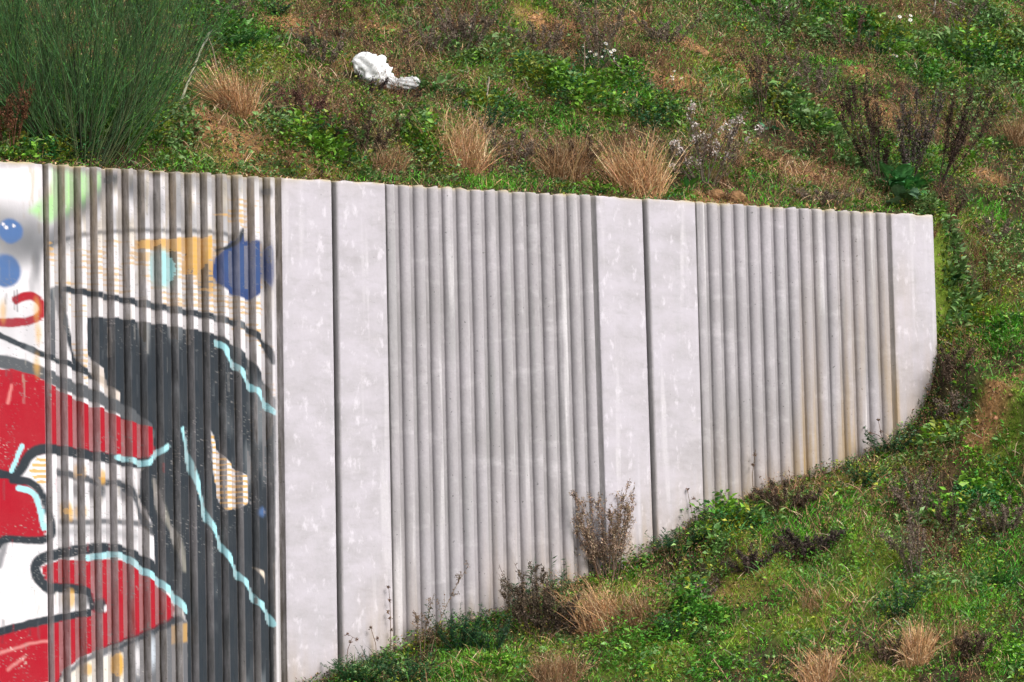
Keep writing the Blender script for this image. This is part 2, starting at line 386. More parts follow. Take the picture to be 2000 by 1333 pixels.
def paint(x, y):
    """x along the wall, y up -> rgb, alpha"""
    C = np.ones(x.shape+(3,))*np.array(WHITE); A = np.ones(x.shape)
    x0_, y0_ = x, y; x = x+(fbm(x0_*22, y0_*22, 301, 3)-.5)*.012; y = y+(fbm(x0_*22, y0_*22, 302, 3)-.5)*.012
    def put(mask, col, a=1.0):
        nonlocal C, A
        mk = (np.clip(mask, 0, 1)*a)[..., None]; C = C*(1-mk)+np.array(col)*mk; A = np.maximum(A, mk[..., 0])
    def stroke(pts, wpx, col, soft=3., a=1., z=Z1):
        sc = 1/2.5/PXM; w_ = wpx*sc/2; s_ = soft*sc*1.6
        d = d_seg(x, y, smooth_pts(z(pts)))
        put(1-sstep(d, w_-s_*.5, w_+s_), col, a)
    def poly(pts, col, soft=3., a=1., z=Z1):
        P_ = z(pts); d = d_seg(x, y, P_+P_[:1]); d = np.where(inside(x, y, P_), -d, d); s_ = soft/2.5/PXM
        put(1-sstep(d, -s_, s_), col, a)
    def blob(cx, cy, rx, ry, col, soft=.25, a=1., z=Z1):
        (u0, v0), (u1, _), (_, v1) = z([(cx, cy), (cx+rx, cy), (cx, cy+ry)])
        q = np.hypot((x-u0)/(u1-u0), (y-v0)/(v1-v0)); put(1-sstep(q, 1-soft, 1+soft), col, a)
    nz = fbm(x*14, y*14, 3, 4); st = fbm(x*3, y*60, 8, 3)
    # base: thin grey overspray in places
    put(sstep(fbm(x*3, y*3, 71, 3), .40, .68)*sstep(y, -1.0, -.1), (.42, .41, .40), .7)
    put(sstep(fbm(x*26, y*5, 72, 3), .5, .7)*sstep(y, -1.25, -.2)*(x > -2.1), (.50, .40, .24), .5)
    blob(70, 380, 170, 120, GREY, .7, .65); blob(60, 480, 150, 90, GREY, .7, .5); blob(180, 420, 60, 90, GREY, .7, .5)
    poly([(255,40),(520,40),(505,180),(430,260),(345,315),(240,345),(150,290),(200,235),(262,200)], GRN, 24, .85)
    stroke([(245,450),(330,330),(440,260),(520,190),(570,110)], 55, GREY, 30, .75)
    for cx, cy, rx, ry, a in [(550,110,45,60,.7),(600,330,60,60,.4),(750,330,70,60,.35),(950,330,50,80,.4),(1130,330,60,90,.4),(470,300,60,80,.35),(330,420,60,60,.4),(180,560,22,70,.5),(160,650,18,60,.4),(960,130,60,50,.5),(690,190,60,80,.6),(790,250,50,60,.5),(890,250,35,120,.55),(1060,180,50,60,.5),(1330,190,30,30,.9),(1330,560,30,110,.8),(1180,450,40,40,.8),(1040,620,45,100,.75),(640,150,50,60,.6),(1250,480,50,60,.5),(1150,150,60,80,.4)]:
        blob(cx, cy, rx, ry, DARK, .6, a)
    stroke([(250,460),(380,410),(600,385),(860,385),(1080,392),(1180,420),(1215,385)], 16, DARK, 8, .7)
    # ochre striping in the white field
    per = np.sin(y*2*math.pi/.034+x*1.2)
    fieldm = np.zeros_like(x)
    for P_, z, a in [([(235,430),(1320,430),(1320,960),(1080,800),(300,660),(235,560)], Z1, .75), ([(340,680),(440,700),(440,1180),(370,1020)], Z1, .8),
                  ([(1060,640),(1320,640),(1320,980),(1060,800)], Z1, .9), ([(960,190),(1310,240),(1310,410),(960,250)], Z1, .8), ([(700,640),(900,640),(900,800),(700,760)], Z1, .7),
                  ([(1320,960),(1370,960),(1370,1333),(1320,1150)], Z1, .5)]:
        fieldm = np.maximum(fieldm, inside(x, y, z(P_))*a)
    put(fieldm*sstep(per+(fbm(x*8, y*11, 19, 3)-.5)*6.5, .35, 1.0), OCH, .85)
    poly([(690,430),(1065,412),(1055,520),(990,615),(910,595),(940,500),(690,475)], OCH, 6, .9)
    blob(820, 575, 72, 95, (.34,.68,.72), .3, .95)
    poly([(1068,590),(1085,520),(1150,445),(1195,415),(1222,375),(1235,430),(1312,436),(1318,600),(1308,690),(1255,738),(1165,705),(1095,650)], NAVY, 7); poly([(1110,560),(1150,480),(1215,450),(1300,450),(1305,640),(1250,690),(1170,680)], (.035,.075,.20), 14, .8); stroke([(1215,385),(1195,430),(1165,460),(1100,480)], 16, DARK, 6)
    blob(1345, 560, 22, 110, NAVY, .3)
    blob(52, 388, 62, 62, BLUE, .16); blob(25, 588, 80, 84, BLUE, .14)
    for q in [(15,355),(68,362),(30,372)]: blob(q[0], q[1], 8, 9, WHITE, .4)
    stroke([(80,735),(120,712),(175,715),(215,765),(205,815),(150,840),(80,848),(-20,845)], 38, RED, 4)
    # dark outlines
    stroke([(262,715),(288,676),(370,683),(620,730),(860,780),(1080,818),(1200,852),(1285,905),(1345,980),(1362,1040)], 30, DARK, 5)
    stroke([(268,690),(262,860),(268,1010)], 34, DARK, 8, .9)
    stroke([(300,680),(325,850),(365,990),(400,1075),(460,1110)], 26, DARK, 6)
    stroke([(-40,895),(100,957),(220,1010),(340,1050),(460,1105),(600,1180)], 26, DARK, 4)
    # mixed white/ochre wedge left of the dark body
    poly([(440,815),(600,822),(800,852),(1000,882),(1120,915),(1200,975),(1285,1060),(1345,1170),(1372,1290),(1372,1400),(605,1400),(600,1200),(545,1160),(520,1080),(470,1035),(440,990)], DARK, 5)
    poly([(470,1040),(520,1085),(550,1160),(600,1200),(600,1260),(560,1220),(490,1150),(475,1100)], (.6,.5,.42), 8, .8)
    # lower dark body
    poly([(590,-60),(1345,-60),(1345,1400),(925,1400),(925,1020),(900,930),(830,840),(770,760),(755,640),(735,540),(690,430),(700,300),(760,200),(740,90),(600,40)], DARK, 5, z=Z2)
    poly([(560,1170),(700,1100),(870,1010),(930,1040),(930,1400),(560,1400)], DARK, 12, .85, z=Z2)
    # grey patches of thinner paint in the dark
    put(sstep(fbm(x*9, y*2.2, 33, 3), .58, .78)*(C.sum(-1) < .3), (.20, .22, .24), .6)
    poly([(1030,105),(1060,185),(1100,232),(1145,285),(1218,330),(1225,445),(1170,482),(1110,492),(1062,405),(1040,300)], WHITE, 4, z=Z2)
    isl = inside(x, y, Z2([(1030,105),(1060,185),(1100,232),(1145,285),(1218,330),(1225,445),(1170,482),(1110,492),(1062,405),(1040,300)]))
    put(isl*sstep(per+(nz-.5)*1.5, -.1, .4), OCH, .9)
    poly([(1250,770),(1305,800),(1305,850)], (.7,.6,.5), 6, z=Z2); blob(1285, 500, 22, 25, BLUE, .5, .8, z=Z2)
    poly([(845,1055),(925,1045),(925,1130),(845,1150)], OCH, 8, .6, z=Z2)
    # grey band then red field above the eye
    stroke([(-60,1035),(60,1048),(180,1085),(330,1155),(480,1212),(600,1275),(680,1320),(760,1400)], 58, GREY, 5)
    poly([(-60,1080),(60,1078),(180,1112),(330,1198),(420,1245),(500,1290),(600,1335),(740,1400),(780,1480),(740,1530),(560,1520),(300,1490),(130,1520),(60,1640),(-60,1640)], RED, 3)
    poly([(600,45),(750,88),(770,215),(700,240),(560,225),(420,205),(300,185),(200,190),(130,220),(95,310),(60,332),(-60,330),(-60,-20),(500,-10)], RED, 3, z=Z2)
    stroke([(0,318),(60,335),(108,290),(140,222),(200,188),(300,198),(430,222),(560,243),(700,268),(760,248)], 46, DARK, 5, z=Z2)
    # teeth
    stroke([(290,305),(400,335),(500,352),(600,362),(650,395),(695,520),(745,600)], 30, DARK, 7, .92, z=Z2)
    blob(480, 395, 45, 50, DARK, .5, .9, z=Z2); blob(385, 395, 26, 36, DARK, .5, .8, z=Z2); blob(620, 400, 40, 50, DARK, .5, .9, z=Z2)
    stroke([(315,545),(430,552),(560,545),(690,560)], 22, DARK, 8, .85, z=Z2); stroke([(300,600),(420,590),(560,600),(660,620)], 30, GREY, 20, .5, z=Z2)
    for cx, cy in [(400,500),(335,510),(395,300),(330,480),(500,330)]: blob(cx, cy, 24, 34, OCH, .5, .8, z=Z2)
    stroke([(760,350),(800,520),(880,640),(905,780)], 22, (.35,.33,.28), 10, .6, z=Z2)
    # middle red tongue
    poly([(-60,325),(60,345),(120,360),(180,400),(215,500),(228,600),(205,640),(60,632),(-60,655)], RED, 3, z=Z2)
    stroke([(60,345),(160,352),(215,430),(245,530),(262,598),(232,640),(120,640),(10,628),(-30,700)], 34, DARK, 5, z=Z2)
    stroke([(30,640),(-5,760)], 26, DARK, 8, .7, z=Z2)
    po = Z2([(140,300),(180,235),(235,225),(240,340),(200,380)]); put(inside(x, y, po)*sstep(per, -.4, .2), OCH, .9); 
    # lower red shape
    stroke([(250,880),(190,835),(165,770),(200,728),(300,702),(420,683),(520,675),(620,692),(720,750),(830,832),(905,915),(925,1010)], 50, DARK, 5, z=Z2)
    poly([(205,768),(300,733),(440,736),(520,730),(620,742),(700,792),(790,872),(872,965),(862,1022),(700,1100),(560,1152),(420,1200),(330,1262),(270,1400),(-60,1400),(-60,1105),(230,1047),(460,1002),(450,885),(250,862),(210,805)], RED, 3, z=Z2)
    stroke([(225,868),(300,872),(440,880),(455,960)], 40, DARK, 5, z=Z2)
    stroke([(-60,1105),(0,1085),(200,1035),(440,992)], 34, DARK, 4, z=Z2)
    blob(345, 925, 26, 45, OCH, .4, .8, z=Z2); blob(405, 930, 30, 40, DARK, .5, .8, z=Z2); blob(495, 960, 26, 36, DARK, .4, .95, z=Z2); blob(515, 972, 7, 22, WHITE, .3, .9, z=Z2)
    stroke([(880,1020),(700,1110),(560,1162),(440,1215),(330,1290),(250,1400)], 30, DARK, 8, .85, z=Z2)
    poly([(330,1300),(440,1225),(600,1190),(610,1400),(270,1400)], (.75,.68,.6), 6, .9, z=Z2)
    blob(578, 1250, 26, 62, OCH, .25, z=Z2); blob(430, 1270, 26, 30, OCH, .4, .8, z=Z2)
    blob(672, 1220, 14, 70, WHITE, .7, .8, z=Z2); blob(745, 1190, 16, 70, (.6,.66,.75), .7, .8, z=Z2)
    # pale blue highlights
    stroke([(1085,945),(1125,965),(1165,1050),(1215,1090),(1250,1165),(1300,1195),(1330,1260),(1368,1295)], 26, CYAN, 3)
    stroke([(897,98),(915,190),(945,300),(985,410),(1008,520),(1050,575),(1085,670),(1125,715),(1165,810),(1212,850),(1245,925),(1290,960),(1340,1050)], 25, CYAN, 3, z=Z2)
    stroke([(575,235),(650,245),(690,268),(738,258),(775,212),(830,178)], 26, CYAN, 3, z=Z2)
    stroke([(108,178),(56,300)], 20, CYAN, 3, z=Z2); stroke([(92,385),(160,400),(190,465),(215,580)], 26, CYAN, 3, z=Z2)
    stroke([(430,728),(520,710),(608,712),(680,768),(760,822),(840,890),(915,985)], 28, CYAN, 3, z=Z2)
    stroke([(40,1250),(60,1160)], 8, (.75,.3,.28), 6, .7); stroke([(0,1190),(160,1140),(240,1130)], 7, (.75,.35,.33), 6, .6, z=Z2); stroke([(40,1270),(120,1210)], 10, (.75,.35,.33), 6, .5, z=Z2)
    # drips
    rd = np.random.default_rng(5)
    for i_ in range(46):
        cx = rd.uniform(5, 1330); cy = rd.choice([690, 860, 1010, 1110]) + rd.uniform(-20, 20); ln_ = rd.uniform(30, 150); cc = [DARK, GREY, (.4,.38,.36)][rd.integers(0, 3)]
        stroke([(cx, cy), (cx+1, cy+ln_)], 4, cc, 4, rd.uniform(.3, .65))
    for i_ in range(26):
        cx = rd.uniform(5, 900); cy = rd.choice([335, 640, 1040, 250]) + rd.uniform(-15, 15); ln_ = rd.uniform(30, 120)
        stroke([(cx, cy), (cx+1, cy+ln_)], 4, [DARK, (.3,.01,.02), GREY][rd.integers(0, 3)], 4, rd.uniform(.3, .6), z=Z2)
    sp2 = sstep(noise(x*160, y*160, 600), .80, .9)*sstep(fbm(x*4, y*4, 601, 3), .42, .62)
    put(sp2, (.20, .20, .20), .55); sp3 = sstep(noise(x*120, y*90, 603), .84, .92)*sstep(fbm(x*5, y*5, 604, 3), .6, .75); put(sp3*(C.sum(-1) > .15), (.72, .68, .62), .5)
    for cx, cy, rx, ry, a in [(40,870,60,160,.28),(150,900,40,140,.3),(120,500,90,60,.35),(190,600,14,120,.35)]: blob(cx, cy, rx, ry, GREY, .8, a)
    for cx, cy in [(15,790),(182,780),(190,900),(185,1060)]: blob(cx, cy, 14, 50, OCH, .8, .6)
    dr = sstep(fbm(x*45, y*1.6, 91, 3), .5, .75)*sstep(fbm(x*5, y*2, 14, 2), .35, .65)
    put(dr*(C[..., 1] > .5), (.40, .37, .38), .5)
    put(sstep(fbm(x*50, y*6, 95, 3), .62, .78)*sstep(fbm(x*3, y*3, 15, 2), .4, .7)*(C.sum(-1) > .5), (.33, .28, .2), .4)
    # paint stops short of the top edge and of the last groove
    A = A*sstep(-y, .010, .045+.03*noise(x*9, y*0, 4))
    return C, A

def warp(u, z):
    k = np.clip(1+z/3.0, 0, 1)
    return u+np.interp(u, [-2.4, -.75, -.35, 0, .39, 1.2, 2.0, 2.4, 2.8, 4.8], [0, .004, .02, .019, .006, .0, -.022, -.019, 0, 0])*k
def panel(k, res, painted, parent, zbot=-5.2):
    U = PROF[:, 0]; D = PROF[:, 1]; K = PROF[:, 2].astype(int)
    Z = np.concatenate([[0, -.003, -.009, -.018], np.arange(-.03, zbot, -res)])
    inset = np.array([.014, .006, .002, 0]+[0]*(len(Z)-4))
    NU, NZ = len(U), len(Z)
    uu = np.repeat((U+k*PW)[:, None], NZ, 1); zz = np.repeat(Z[None], NU, 0)
    dd = D[:, None]+inset[None]
    uu2 = warp(uu, zz); chip = (noise(uu*23, zz*0, 5)-.5)*.012*(zz > -.004)
    edge = (fbm(uu*30, zz*30, 51, 3)-.5)*.004*((K == 1) | (K == 3))[:, None]
    V = np.stack([uu2, dd+edge, zz+chip], -1)
    if k == 1:   # rounded lower corner is only buried; soften the free right edge
        pass
    g = Geo(); i = np.arange(NU*NZ).reshape(NU, NZ)
    a, b, c, d = i[:-1, :-1].ravel(), i[1:, :-1].ravel(), i[1:, 1:].ravel(), i[:-1, 1:].ravel()
    tr = np.concatenate([np.stack([a, d, c], 1), np.stack([a, c, b], 1)])
    # top cap and back
    BK = .17
    cap = np.stack([warp(U+k*PW, 0), np.maximum(BK, D+.005), np.zeros(NU)+.002], -1); o = NU*NZ
    j = np.arange(NU-1); tr = np.concatenate([tr, np.stack([i[:-1, 0], i[1:, 0], o+j+1], 1), np.stack([i[:-1, 0], o+j+1, o+j], 1)])
    bot = cap.copy(); bot[:, 2] = zbot; o2 = o+NU
    tr = np.concatenate([tr, np.stack([o+j, o+j+1, o2+j+1], 1), np.stack([o+j, o2+j+1, o2+j], 1)])
    V = np.concatenate([V.reshape(-1, 3), cap, bot])
    g.add(V, tr, np.ones((len(V), 3)))
    ob = build('wall_panel', g, M_WALL if painted else M_BARE, parent); me = ob.data
    me.polygons.foreach_set('use_smooth', np.ones(len(tr), bool))
    # stains, and groove shade painted in as a darker tone
    gnd = np.interp(uu, CU, CV); hg = zz-gnd
    clay = np.exp(-np.clip(hg, 0, 9)/.22)*.8 * sstep(fbm(uu*2, zz*.6, 21, 3), .25, .6)*(uu > 2.3)*(uu < 4.72)
    clay = np.maximum(clay, np.exp(-np.clip(hg, 0, 9)/.5)*sstep(fbm(uu*7, zz*.5, 22, 2), .3, .65)*(uu > 3.5)*(uu < 4.45)*1.55)
    clay = np.maximum(clay, .25*np.exp(-((uu-4.5)/.12)**2)*sstep(-zz, .1, .6))
    if k > 0: clay[K == 0] *= .7
    clay = np.maximum(clay, np.exp(-np.clip(hg, 0, 9)/(.05+.22*noise(uu*6, zz*0, 88)))*.75*(uu > -2.5)*(.4+.8*noise(uu*25, zz*4, 89)))
    dirt_shade = np.zeros_like(zz)
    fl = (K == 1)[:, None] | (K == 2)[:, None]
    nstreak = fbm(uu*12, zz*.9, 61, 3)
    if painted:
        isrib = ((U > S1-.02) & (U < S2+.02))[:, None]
        hi_ = (D < .03)[:, None]; dirt_shade = np.where((K == 1)[:, None] & isrib, np.where(hi_, .8, 1.1), 0)+np.where((K == 2)[:, None] & isrib, .55, 0)+np.where((K == 3)[:, None] & isrib, .4, 0)
        dirt_shade = dirt_shade*(.45+.85*nstreak)*sstep(2.45-(U[:, None]), .3, .45)
        dirt_shade = np.maximum(dirt_shade, (.5*np.exp(zz/.05))*isrib)
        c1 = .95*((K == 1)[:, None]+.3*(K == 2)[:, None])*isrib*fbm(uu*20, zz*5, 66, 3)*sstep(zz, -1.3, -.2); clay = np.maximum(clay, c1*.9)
        dirt_shade = np.maximum(dirt_shade, .75*((K == 1)|(K==2))[:, None]*(U[:, None] > S2-.06)*(U[:, None] < S2+.01))  # dark tone paints shade into the groove beside the right strip
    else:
        dirt_shade = np.where(K == 3, .75, np.where(K == 2, .40, np.where((K == 1) & (D > .03), .40, np.where((K == 1) & (D > .015), .12, 0))))[:, None]*np.ones_like(zz)*(.45+.8*nstreak)  # recess shade painted into the colour of grooves and lower flanks
        dirt_shade = np.maximum(dirt_shade, .8*((D > .004) & (((U > S1-.003) & (U < S1+.02)) | ((U > S2-.045) & (U < S2+.002))))[:, None]*(.55+.5*nstreak))  # shade painted into the narrow grooves at both strip edges
    dirt_shade = np.maximum(dirt_shade, np.where((U < .026) | (U > PW-.012), .6, 0)[:, None]*np.ones_like(zz))
    if k == 1: dirt_shade = np.where((U > PW-.03)[:, None], 0, dirt_shade)
    dirt_shade = np.maximum(dirt_shade, .7*np.exp(-np.clip(hg, 0, 9)/.07)*(.3+noise(uu*14, zz*3, 90)))
    crust = np.clip(np.exp(zz/.010)*1.1, 0, 1)*(.15+.9*sstep(fbm(uu*9, zz*30, 77, 4), .3, .62)) + (.3 if painted else .12)*np.exp(zz/.05)*sstep(noise(uu*6, zz*3, 78), .3, .8)
    St = np.stack([np.clip(clay, 0, 1), np.clip(dirt_shade, 0, 1), np.clip(crust, 0, 1)], -1).reshape(-1, 3)
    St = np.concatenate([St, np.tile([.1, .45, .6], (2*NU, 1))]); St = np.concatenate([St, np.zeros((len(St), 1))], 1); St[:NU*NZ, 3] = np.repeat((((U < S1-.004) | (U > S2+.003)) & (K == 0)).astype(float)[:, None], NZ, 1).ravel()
    at = me.color_attributes.new('StainShade', 'FLOAT_COLOR', 'POINT'); at.data.foreach_set('color', St.astype(np.float32).ravel())
    Pt = np.zeros((len(V), 4))
    if painted:
        C, A = paint(uu, zz)
        cov = np.ones(NU); 
        isr = (U > S1+.005) & (U < S2+.01)
        cov = np.where((K == 1) & isr, .08, cov); cov = np.where((K == 2) & isr, .48, cov); cov = np.where((K == 3) & isr, .85, cov)
        cov = np.where(U > S2-.055, .0, np.where(U > S1+RA+14*PP-.06, cov*.6, cov)); cov = np.where((U > S1+RA+14*PP-.008) & (U < S2+.1), np.where(U < S1+RA+14*PP+.004, .5, 0), cov)
        dk0 = (C.sum(-1) < .3)
        dk = (C.sum(-1) < .3)*.5+((C[..., 0] > .3) & (C[..., 2] < .1) & (C[..., 1] < .1))*.3+((C[..., 0] > .5) & (C[..., 2] < .15) & (C[..., 1] > .2))*.45+(C[..., 2] > C[..., 0]*1.6)*(C.sum(-1) > .3)*.5
        A2 = A*np.clip(cov[:, None]+.5*dk0*((K == 2) | (K == 3))[:, None]*(cov > .1)[:, None]+np.where((K == 1)[:, None] & isr[:, None], (nstreak-.5)*.6+dk, 0), 0, 1)
        A2 = np.where(((U > S1-.006) & (U < S1+.03))[:, None], A2*.55, A2)
        Pt[:NU*NZ, :3] = C.reshape(-1, 3); Pt[:NU*NZ, 3] = A2.ravel()
    at = me.color_attributes.new('Paint', 'FLOAT_COLOR', 'POINT'); at.data.foreach_set('color', Pt.astype(np.float32).ravel())
    return ob
wall = thing('retaining_wall', (0, 0, -5.2), 'ribbed precast concrete retaining wall, its left panel covered in red and black graffiti', 'wall')
def wp(k, res, painted, label):
    o = panel(k, res, painted, wall); o.location = (0, 0, 5.2); tag(o, label)
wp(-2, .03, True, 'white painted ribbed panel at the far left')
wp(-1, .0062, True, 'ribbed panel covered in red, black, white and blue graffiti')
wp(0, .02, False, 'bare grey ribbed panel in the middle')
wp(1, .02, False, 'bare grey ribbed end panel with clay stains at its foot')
g = Geo()
for jx in (-4.8, -2.4, 0, 2.4):
    x0, x1 = jx-.02+.017*(jx == 0)-.017*(jx == 2.4), jx+.02+.017*(jx == 0)-.017*(jx == 2.4)
    V = np.array([[x, y, z] for x in (x0, x1) for y in (.075, .16) for z in (-5.2, -.02)])
    F = [(0,1,3),(0,3,2),(4,6,7),(4,7,5),(0,4,5),(0,5,1),(2,3,7),(2,7,6),(1,5,7),(1,7,3)]
    g.add(V, F, (.03, .028, .024))
o = build('joint_seal', g, M_STEM, wall); o.location = (0, 0, 5.2)

# ------------------------------------------------------------------ ground cover (uncountable)
def scatter(n, x0, x1, y0, y1, keep=None):
    x = rng.uniform(x0, x1, n); y = rng.uniform(y0, y1, n)
    ok = ~((y > -.012) & (y < .19) & (x < 4.85))
    if keep is not None: ok &= rng.random(n) < keep(x, y)
    x, y = x[ok], y[ok]; return np.stack([x, y, terrain(x, y)], 1)
AREAS = [(4.84, 5.7, -.35, 1.7), (-3.3, 4.85, .15, 5.4), (4.85, 10.0, -3.6, 5.4), (-1.2, 4.85, -3.4, 0)]
OUTER = [(-6.5, -3.3, .15, 8.5), (-3.3, 13.5, 5.4, 8.5), (10.0, 13.5, -4.5, 5.4), (1.5, 10, -4.8, -3.5)]
def everywhere(dens, keep=None):
    return np.concatenate([scatter(int(dens*q*(b-a)*(d-c)), a, b, c, d, keep) for q, L_ in ((1, AREAS), (.3, OUTER)) for a, b, c, d in L_])
def clumpiness(x, y, s, f=6): return sstep(fbm(x*f, y*f, s, 3), .38, .62)
def slope_out(n): # leaves lean a little downhill, towards the light
    return np.array([0, -.25, 0])
GREENS = np.array([[.09, .27, .03], [.04, .14, .03], [.18, .38, .035], [.045, .20, .055], [.28, .33, .035], [.20, .35, .11]])
BROWNS = np.array([[.19, .11, .062], [.30, .17, .085], [.07, .045, .032], [.44, .30, .17], [.24, .12, .065]])
STRAW = np.array([[.58, .35, .18], [.50, .28, .14], [.68, .50, .31], [.36, .21, .11]])

# broad little weed leaves in rosettes
def kw(x, y):
    so_ = pmap('soil', x, y); lu = pmap('lush', x, y); de = pmap('dead', x, y); gr = pmap('grass', x, y)
    return np.clip((.45-.12*(y > .1)+.9*lu+.3*gr-.3*de)*(1-.7*so_)*(.35+.9*clumpiness(x, y, 101)), 0, 1)
P = everywhere(1500, kw); n = len(P); k = 9
base = np.repeat(P, k, 0); N = len(base)
size = np.repeat(rng.uniform(.6, 1.45, n)*(.8+.7*pmap('lush', P[:, 0], P[:, 1])), k)
a = rng.random(N)*2*math.pi; el = rng.uniform(-.1, 1.0, N)
d = np.stack([np.cos(a), np.sin(a)-.15, el], 1); tall = np.repeat(.015+.11*sstep(fbm(P[:, 0]*2.5, P[:, 1]*2.5, 201, 3), .45, .75)+.04*pmap('lush', P[:, 0], P[:, 1]), k); hh = tall*rng.random(N)*size
pos = base+np.stack([np.cos(a)*.018*size, np.sin(a)*.018*size, .004+hh], 1)
zf = fbm(P[:, 0]*1.6, P[:, 1]*2.2, 401, 4); C0_ = None; kind = np.where(rng.random(n) < .3, rng.integers(0, 6, n), np.clip(((zf-.28)/.44*6).astype(int), 0, 5)); sp_ = np.array([1., .75, 1.15, .6, .85, 1.35]); kk_ = np.repeat(sp_[kind], k); C = jitter(GREENS[np.repeat(kind, k)], N, .28, .06)*np.where(base[:, 1] > .1, .74, 1.)[:, None]
g = Geo(); size = size*kk_; leaves(g, pos, d, .028*size*rng.uniform(.6, 1.3, N), .014*size*rng.uniform(.5, 1.3, N), C)
o = build('ground_cover_weeds', g, M_LEAF); tag(o, 'low green leafy weeds carpeting the slope around the wall', 'weeds', kind='stuff')

# grass blades
def kg(x, y):
    so_ = pmap('soil', x, y); gr = pmap('grass', x, y); mo = pmap('moss', x, y)
    return np.clip((.16+.22*(y < 0)+1.1*gr+.75*mo)*(1-.7*so_)*(.4+.8*clumpiness(x, y, 131, 9)), 0, 1)
P = everywhere(5200, kg); N = len(P)
gr = pmap('grass', P[:, 0], P[:, 1]); mo = pmap('moss', P[:, 0], P[:, 1])
L = rng.uniform(.02, .085, N)*(.6+.8*gr); dirs = cone_dirs(N, .7, (0, -.25))
C = jitter(np.array([.10, .38, .022]), N, .3, .1)*(1-mo[:, None]*.7)+jitter(np.array([.32, .40, .035]), N, .3, .1)*mo[:, None]*.7
dry = rng.random(N) < .12; C[dry] = jitter(STRAW[rng.choice(4, dry.sum())], dry.sum())
g = Geo(); blades(g, P, dirs, L, .0035+.002*rng.random(N), C)
o = build('grass', g, M_LEAF); tag(o, 'short green and yellowish grass growing over the slope', 'grass', kind='stuff')

# longer loose grass, green and straw, in drifts
P = everywhere(900, lambda x, y: .04+.9*sstep(fbm(x*1.7, y*2.6, 501, 4), .52, .72)); N = len(P)
q = fbm(P[:, 0]*1.1, P[:, 1]*1.5, 511, 3)+.12*rng.standard_normal(N); C = np.where((q > .52)[:, None], jitter(STRAW[rng.choice(4, N)]*.85, N, .25, .05), jitter((.11, .27, .06), N, .3, .1))
g = Geo(); blades(g, P, cone_dirs(N, .9, (-.15, -.2)), rng.uniform(.06, .19, N), .003+.0025*rng.random(N), C, bend=.45)
o = build('long_grass', g, M_LEAF); tag(o, 'drifts of longer green and straw coloured grass blades', 'long grass', kind='stuff')

# dead litter: curled brown leaves, thin dead stems lying and standing
def kd(x, y):
    de = pmap('dead', x, y); so_ = pmap('soil', x, y)
    return np.clip((.36+.16*(y > .1)+.8*de+.1*so_)*(.3+.9*clumpiness(x, y, 151, 5)), 0, 1)
P = everywhere(6500, kd); N = len(P)
a = rng.random(N)*2*math.pi; de = pmap('dead', P[:, 0], P[:, 1])
pos = P+np.stack([0*a, 0*a, rng.random(N)**1.4*(.05+.13*de)], 1)
d = np.stack([np.cos(a), np.sin(a), rng.uniform(-.5, 1, N)], 1)
g = Geo(); leaves(g, pos, d, rng.uniform(.008, .026, N), rng.uniform(.003, .009, N), jitter(BROWNS[rng.choice(5, N)], N, .35), cup=.35)
P = everywhere(1100, kd); N = len(P); de = pmap('dead', P[:, 0], P[:, 1]); L = rng.uniform(.03, .13, N)*(.6+.8*de)
dd = cone_dirs(N, .9, (0, -.1)); bend = rng.standard_normal((N, 3))*.25
tubes(g, curves(P, dd, L, bend, 4), np.tile([.0016, .0014, .001, .0005], (N, 1)), jitter(BROWNS[rng.choice(5, N)]*1.15, N, .35))
P = everywhere(30); N = len(P); L = rng.uniform(.03, .12, N)
dd = cone_dirs(N, 2.5, (0, -.1)); tubes(g, curves(P, dd, L, rng.standard_normal((N, 3))*.2, 4), np.tile([.0022, .002, .0016, .001], (N, 1)), jitter((.42, .34, .26), N, .3))
o = build('dead_leaf_litter', g, M_DRY); tag(o, 'brown dead leaves, twigs and stalks tangled over the slope', 'plant litter', kind='stuff')

# small upright dead sprigs all over the bank
P = everywhere(34, lambda x, y: np.clip(.12+.25*(y > .1)+.9*pmap('dead', x, y), 0, 1)*(.3+.9*clumpiness(x, y, 161, 3))); n = len(P)
sg = Geo(); m_ = 5; b_ = np.repeat(P, m_, 0); N = len(b_); Ls = np.repeat(rng.uniform(.07, .2, n), m_)*rng.uniform(.6, 1.1, N)
Ps = curves(b_, cone_dirs(N, .55), Ls, rng.standard_normal((N, 3))*.15, 5); cs = BROWNS[[0, 2, 4]][rng.integers(0, 3, n)]*.75
tubes(sg, Ps, np.linspace(.0024, .0009, 5)[None]*np.ones((N, 1)), jitter(np.repeat(cs, m_, 0), N, .2))
q_ = 16; ii = np.repeat(np.arange(N), q_); kk = rng.integers(1, 5, len(ii)); lp = Ps[ii, kk]+rng.standard_normal((len(ii), 3))*.009
leaves(sg, lp, rng.standard_normal((len(ii), 3)), rng.uniform(.007, .017, len(ii)), rng.uniform(.004, .009, len(ii)), jitter(np.repeat(np.repeat(cs, m_, 0), q_, 0), len(ii), .35, .06), cup=.3)
o = build('dead_sprigs', sg, M_DRY); tag(o, 'small dead brown sprigs standing all over the slope', 'dead weeds', kind='stuff')

# small loose earth crumbs on bare soil
P = everywhere(3500, lambda x, y: .05+pmap('soil', x, y)); N = len(P)
g = Geo(); lumps(g, P, rng.uniform(.003, .009, N)*(1+1.6*(rng.random(N) < .06)), jitter((.26, .16, .085), N, .4, .06))
o = build('soil_crumbs', g, M_SOIL); tag(o, 'crumbs of orange brown earth on the bare patches', 'soil', kind='stuff')

